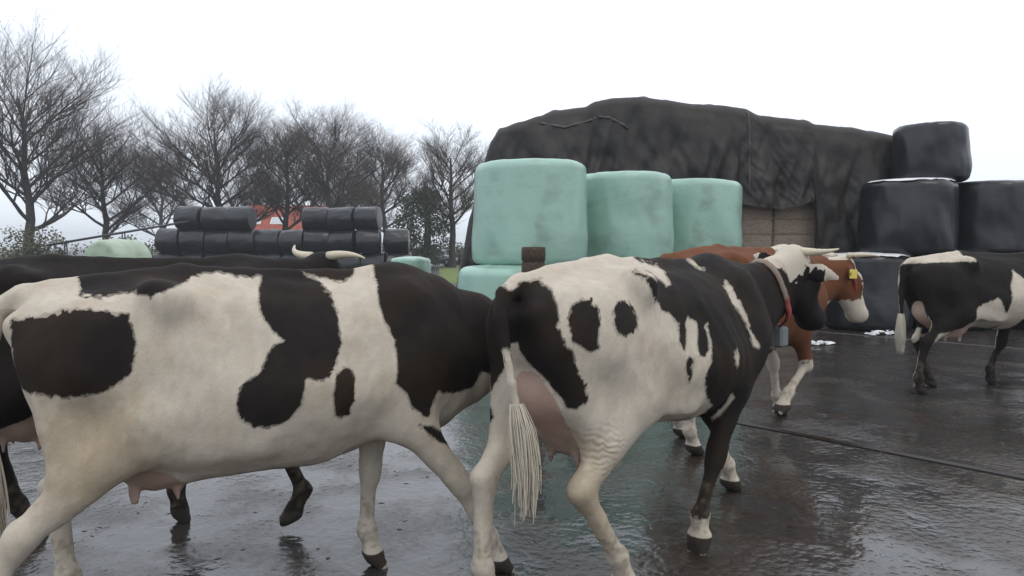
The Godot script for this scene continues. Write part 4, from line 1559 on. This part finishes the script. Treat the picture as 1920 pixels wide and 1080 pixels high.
	# brown and white cow ahead of it
	make_cow({"label": "brown and white cow ahead of the spotted cow, head low, one forefoot lifted", "at": V3(1.75, 0, -5.7), "turn": heading(52), "cell": CELL * 1.2, "size": 1.04, "sd": 37,
		"hind": [[hipR, V3(-0.42, 0.82, 0.21), V3(-0.78, 0.52, 0.18), V3(-0.78, 0.17, 0.17), V3(-0.73, 0.05, 0.17)], [hipL, V3(-0.36, 0.82, -0.2), V3(-0.6, 0.5, -0.18), V3(-0.5, 0.17, -0.17), V3(-0.44, 0.05, -0.17)]],
		"fore": [[shR, V3(0.45, 0.77, 0.2), V3(0.58, 0.49, 0.19), V3(0.36, 0.29, 0.18), V3(0.27, 0.19, 0.18)], [shL, V3(0.58, 0.75, -0.18), V3(0.68, 0.44, -0.16), V3(0.73, 0.17, -0.15), V3(0.78, 0.05, -0.15)]],
		"P": V3(1.16, 1.24, 0.14), "F": V3(0.40, -0.9, 0.12), "S": V3(-0.1, 0, 1), "ears": [V3(-0.85, -0.12, 0.5), V3(0, -0.1, -1)],
		"tail": [V3(-0.84, 1.295, 0), V3(-0.92, 1.24, 0), V3(-0.93, 1.0, 0), V3(-0.93, 0.75, 0)], "switch": [V3(-0.93, 0.78, 0), V3(-0.93, 0.55, 0), V3(-0.92, 0.35, 0)],
		"look": V3(-0.7, 0, 0.7).normalized(), "ground": brown, "white": white, "dark": brown, "sided": false, "polys": [], "passes": 2,
		"nose": Color(0.45, 0.33, 0.28),
		"extra": brown_coat.bind(white),
		"horns": [[V3(1.15, 1.31, 0.20), V3(1.14, 1.33, 0.34), V3(1.27, 1.31, 0.40)], [V3(1.15, 1.31, 0.08), V3(1.14, 1.33, -0.06), V3(1.27, 1.31, -0.12)]],
		"ear_tag": [[V3(1.02, 1.17, 0.315), V3(-0.6, 0, 0.8)]],
		"halter": [V3(1.13, 1.20, 0.245), V3(1.16, 1.10, 0.255), V3(1.19, 1.03, 0.242), V3(1.21, 0.97, 0.215)]})
	# black cow behind the nearest one
	make_cow({"label": "black horned cow behind the nearest patched cow, only its back, head and legs showing", "at": V3(-1.9, 0, -3.62), "turn": heading(70), "cell": CELL * 1.25, "sd": 41,
		"hind": [[hipR, V3(-0.42, 0.82, 0.21), V3(-0.78, 0.52, 0.18), V3(-0.78, 0.17, 0.17), V3(-0.73, 0.05, 0.17)], [hipL, V3(-0.36, 0.82, -0.2), V3(-0.6, 0.5, -0.18), V3(-0.5, 0.17, -0.17), V3(-0.44, 0.05, -0.17)]],
		"fore": [[shR, V3(0.52, 0.76, 0.19), V3(0.72, 0.46, 0.18), V3(0.83, 0.20, 0.17), V3(0.77, 0.085, 0.17)], [shL, V3(0.46, 0.76, -0.18), V3(0.38, 0.44, -0.17), V3(0.21, 0.17, -0.16), V3(0.23, 0.05, -0.16)]],
		"P": V3(0.95, 1.325, -0.07), "F": V3(0.5, -0.55, -0.67), "S": V3(0.82, 0, 0.57), "ears": [V3(0.75, -0.2, 0.62), V3(-0.85, -0.15, -0.5)],
		"tail": [V3(-0.84, 1.295, 0), V3(-0.92, 1.24, 0), V3(-0.93, 1.0, 0), V3(-0.93, 0.75, 0)], "switch": [V3(-0.93, 0.78, 0), V3(-0.93, 0.55, 0), V3(-0.92, 0.35, 0)],
		"look": V3(0, 0, 1), "ground": black, "white": white, "dark": black, "sided": false, "polys": [], "passes": 1,
		"horns": [[V3(0.99, 1.385, -0.04), V3(1.10, 1.41, 0.04), V3(1.17, 1.375, 0.06)], [V3(0.91, 1.385, -0.10), V3(0.80, 1.39, -0.17), V3(0.83, 1.445, -0.19)]],
		"ear_tag": [[V3(0.76, 1.245, -0.19), V3(-1, 0, 0)]]})
	# cow at the right edge
	make_cow({"label": "black and white cow at the right edge of the yard, seen from behind the udder", "at": V3(4.78, 0, -7.55), "turn": heading(80), "cell": CELL * 1.5, "sd": 53,
		"hind": [[hipR, V3(-0.42, 0.82, 0.21), V3(-0.78, 0.52, 0.18), V3(-0.86, 0.17, 0.17), V3(-0.82, 0.05, 0.17)], [hipL, V3(-0.36, 0.82, -0.2), V3(-0.6, 0.5, -0.18), V3(-0.5, 0.17, -0.17), V3(-0.44, 0.05, -0.17)]],
		"fore": [[shR, V3(0.5, 0.76, 0.19), V3(0.62, 0.45, 0.18), V3(0.66, 0.17, 0.17), V3(0.71, 0.05, 0.17)], [shL, V3(0.46, 0.76, -0.18), V3(0.38, 0.44, -0.17), V3(0.25, 0.17, -0.16), V3(0.27, 0.05, -0.16)]],
		"P": V3(1.3, 1.25, 0), "F": V3(0.75, -0.65, 0.0), "S": V3(0, 0, 1), "ears": [V3(-0.1, -0.12, 1), V3(-0.1, -0.1, -1)],
		"tail": [V3(-0.84, 1.295, 0), V3(-0.92, 1.24, 0), V3(-0.93, 1.0, 0), V3(-0.93, 0.75, 0)], "switch": [V3(-0.93, 0.78, 0), V3(-0.93, 0.55, 0), V3(-0.92, 0.35, 0)],
		"look": V3(0, 0, 1), "ground": black, "white": white, "dark": black, "polys": POLY5, "passes": 1, "far_share": 0.0})

func dark_face(p: Vector3, _n: Vector3, c: Color, w: Vector3, black: Color, white: Color) -> Color:
	# the face black below a white poll
	var P := V3(1.24, 1.37, 0.12)
	var F := V3(0.62, -0.76, 0.0).normalized()
	if seg(p, P + F * 0.05, P + F * 0.5) < 0.2 and p.x > 1.08:
		var t := (p - P).dot(F)
		if t < 0.01 + w.x * 0.05 + 0.25 * (p.z - 0.12) and p.z > 0.02:
			return white
		if p.z > 0.31 and p.y > 1.33:
			return white
		return black
	return c

func brown_coat(p: Vector3, _n: Vector3, c: Color, w: Vector3, white: Color) -> Color:
	# white blaze, muzzle and throat, white legs below the elbow, a white line along the withers
	var P := V3(1.16, 1.24, 0.14)
	var F := V3(0.40, -0.9, 0.12).normalized()
	var t := (p - P).dot(F)
	var D := V3(-0.9, -0.4, 0.0)
	D = (D - F * D.dot(F)).normalized()
	var u := (p - P).dot(D)
	if p.distance_to(P + F * 0.2) < 0.36:
		if u < -0.015 + w.x * 0.02 or t > 0.30 + 0.5 * minf(0.0, 0.06 - u) + w.y * 0.03:
			return white
		if t < 0.0 and p.y > 1.28 and absf(p.z - 0.14) < 0.09:
			return white
		return c
	if p.y < 0.60 + w.x * 0.05 + 0.08 * sin(p.x * 9.0):
		return white
	if p.x > 0.35 and p.x < 0.85 and absf(p.z) < 0.06 and p.y > 1.28:
		return white
	return c

func cloud_cover() -> ImageTexture:
	# an even overcast: broad, faint billows all the way round
	var n := noise(7, 1.6, 4)
	var im := Image.create(512, 256, false, Image.FORMAT_RGBA8)
	for y in 256:
		var el := (0.5 - (y + 0.5) / 256.0) * PI
		for x in 512:
			var az := (x + 0.5) / 512.0 * TAU
			var d := Vector3(cos(az) * cos(el), sin(el) * 2.0, sin(az) * cos(el))
			var t := clampf(0.5 + 0.9 * n.get_noise_3dv(d), 0.0, 1.0)
			im.set_pixel(x, y, Color(0.72, 0.73, 0.75, 0.14 * t))
	return ImageTexture.create_from_image(im)

func _ready() -> void:
	# ------------------------------------------------ camera, sky, light, exposure
	var cam := Camera3D.new()
	cam.name = "camera"
	cam.fov = 2.0 * rad_to_deg(atan(540.0 / 1400.0))
	cam.near = 0.05
	cam.far = 1500.0
	cam.position = Vector3(0, CAM_H, 0)
	cam.rotation_degrees.x = -rad_to_deg(atan(75.0 / 1400.0))
	add_child(cam)
	cam.current = true
	var we := WorldEnvironment.new()
	we.name = "environment"
	var env := Environment.new()
	env.background_mode = Environment.BG_SKY
	env.tonemap_mode = Environment.TONE_MAPPER_LINEAR
	env.tonemap_exposure = 1.0
	var sky := Sky.new()
	var sm := ProceduralSkyMaterial.new()
	sm.sky_top_color = Color(0.915, 0.94, 0.985)
	sm.sky_horizon_color = Color(0.80, 0.825, 0.85)
	sm.sky_curve = 0.25
	sm.ground_bottom_color = Color(0.2, 0.19, 0.18)
	sm.ground_horizon_color = Color(0.45, 0.45, 0.45)
	sm.sky_energy_multiplier = 1.25
	sm.sky_cover = cloud_cover()
	sm.sky_cover_modulate = Color(1, 1, 1, 1)
	sm.sun_angle_max = 1.0
	sky.sky_material = sm
	env.sky = sky
	env.ambient_light_source = Environment.AMBIENT_SOURCE_SKY
	env.fog_enabled = true
	env.fog_density = 0.0012
	env.fog_light_color = Color(0.82, 0.84, 0.86)
	env.sdfgi_enabled = true
	env.ssao_enabled = true
	env.ssil_enabled = true
	we.environment = env
	add_child(we)
	var sun := DirectionalLight3D.new()
	sun.name = "sun"
	sun.light_energy = 0.35
	sun.light_angular_distance = 30.0
	sun.light_color = Color(1.0, 0.98, 0.95)
	sun.shadow_enabled = true
	sun.rotation_degrees = Vector3(-62, 25, 0)
	add_child(sun)

	# ------------------------------------------------ setting and objects
	make_materials()
	build_ground()
	build_muck()
	build_tarp()
	build_bales()
	build_house()
	build_trees()
	build_car()
	build_elevator()
	build_post()
	build_cows()
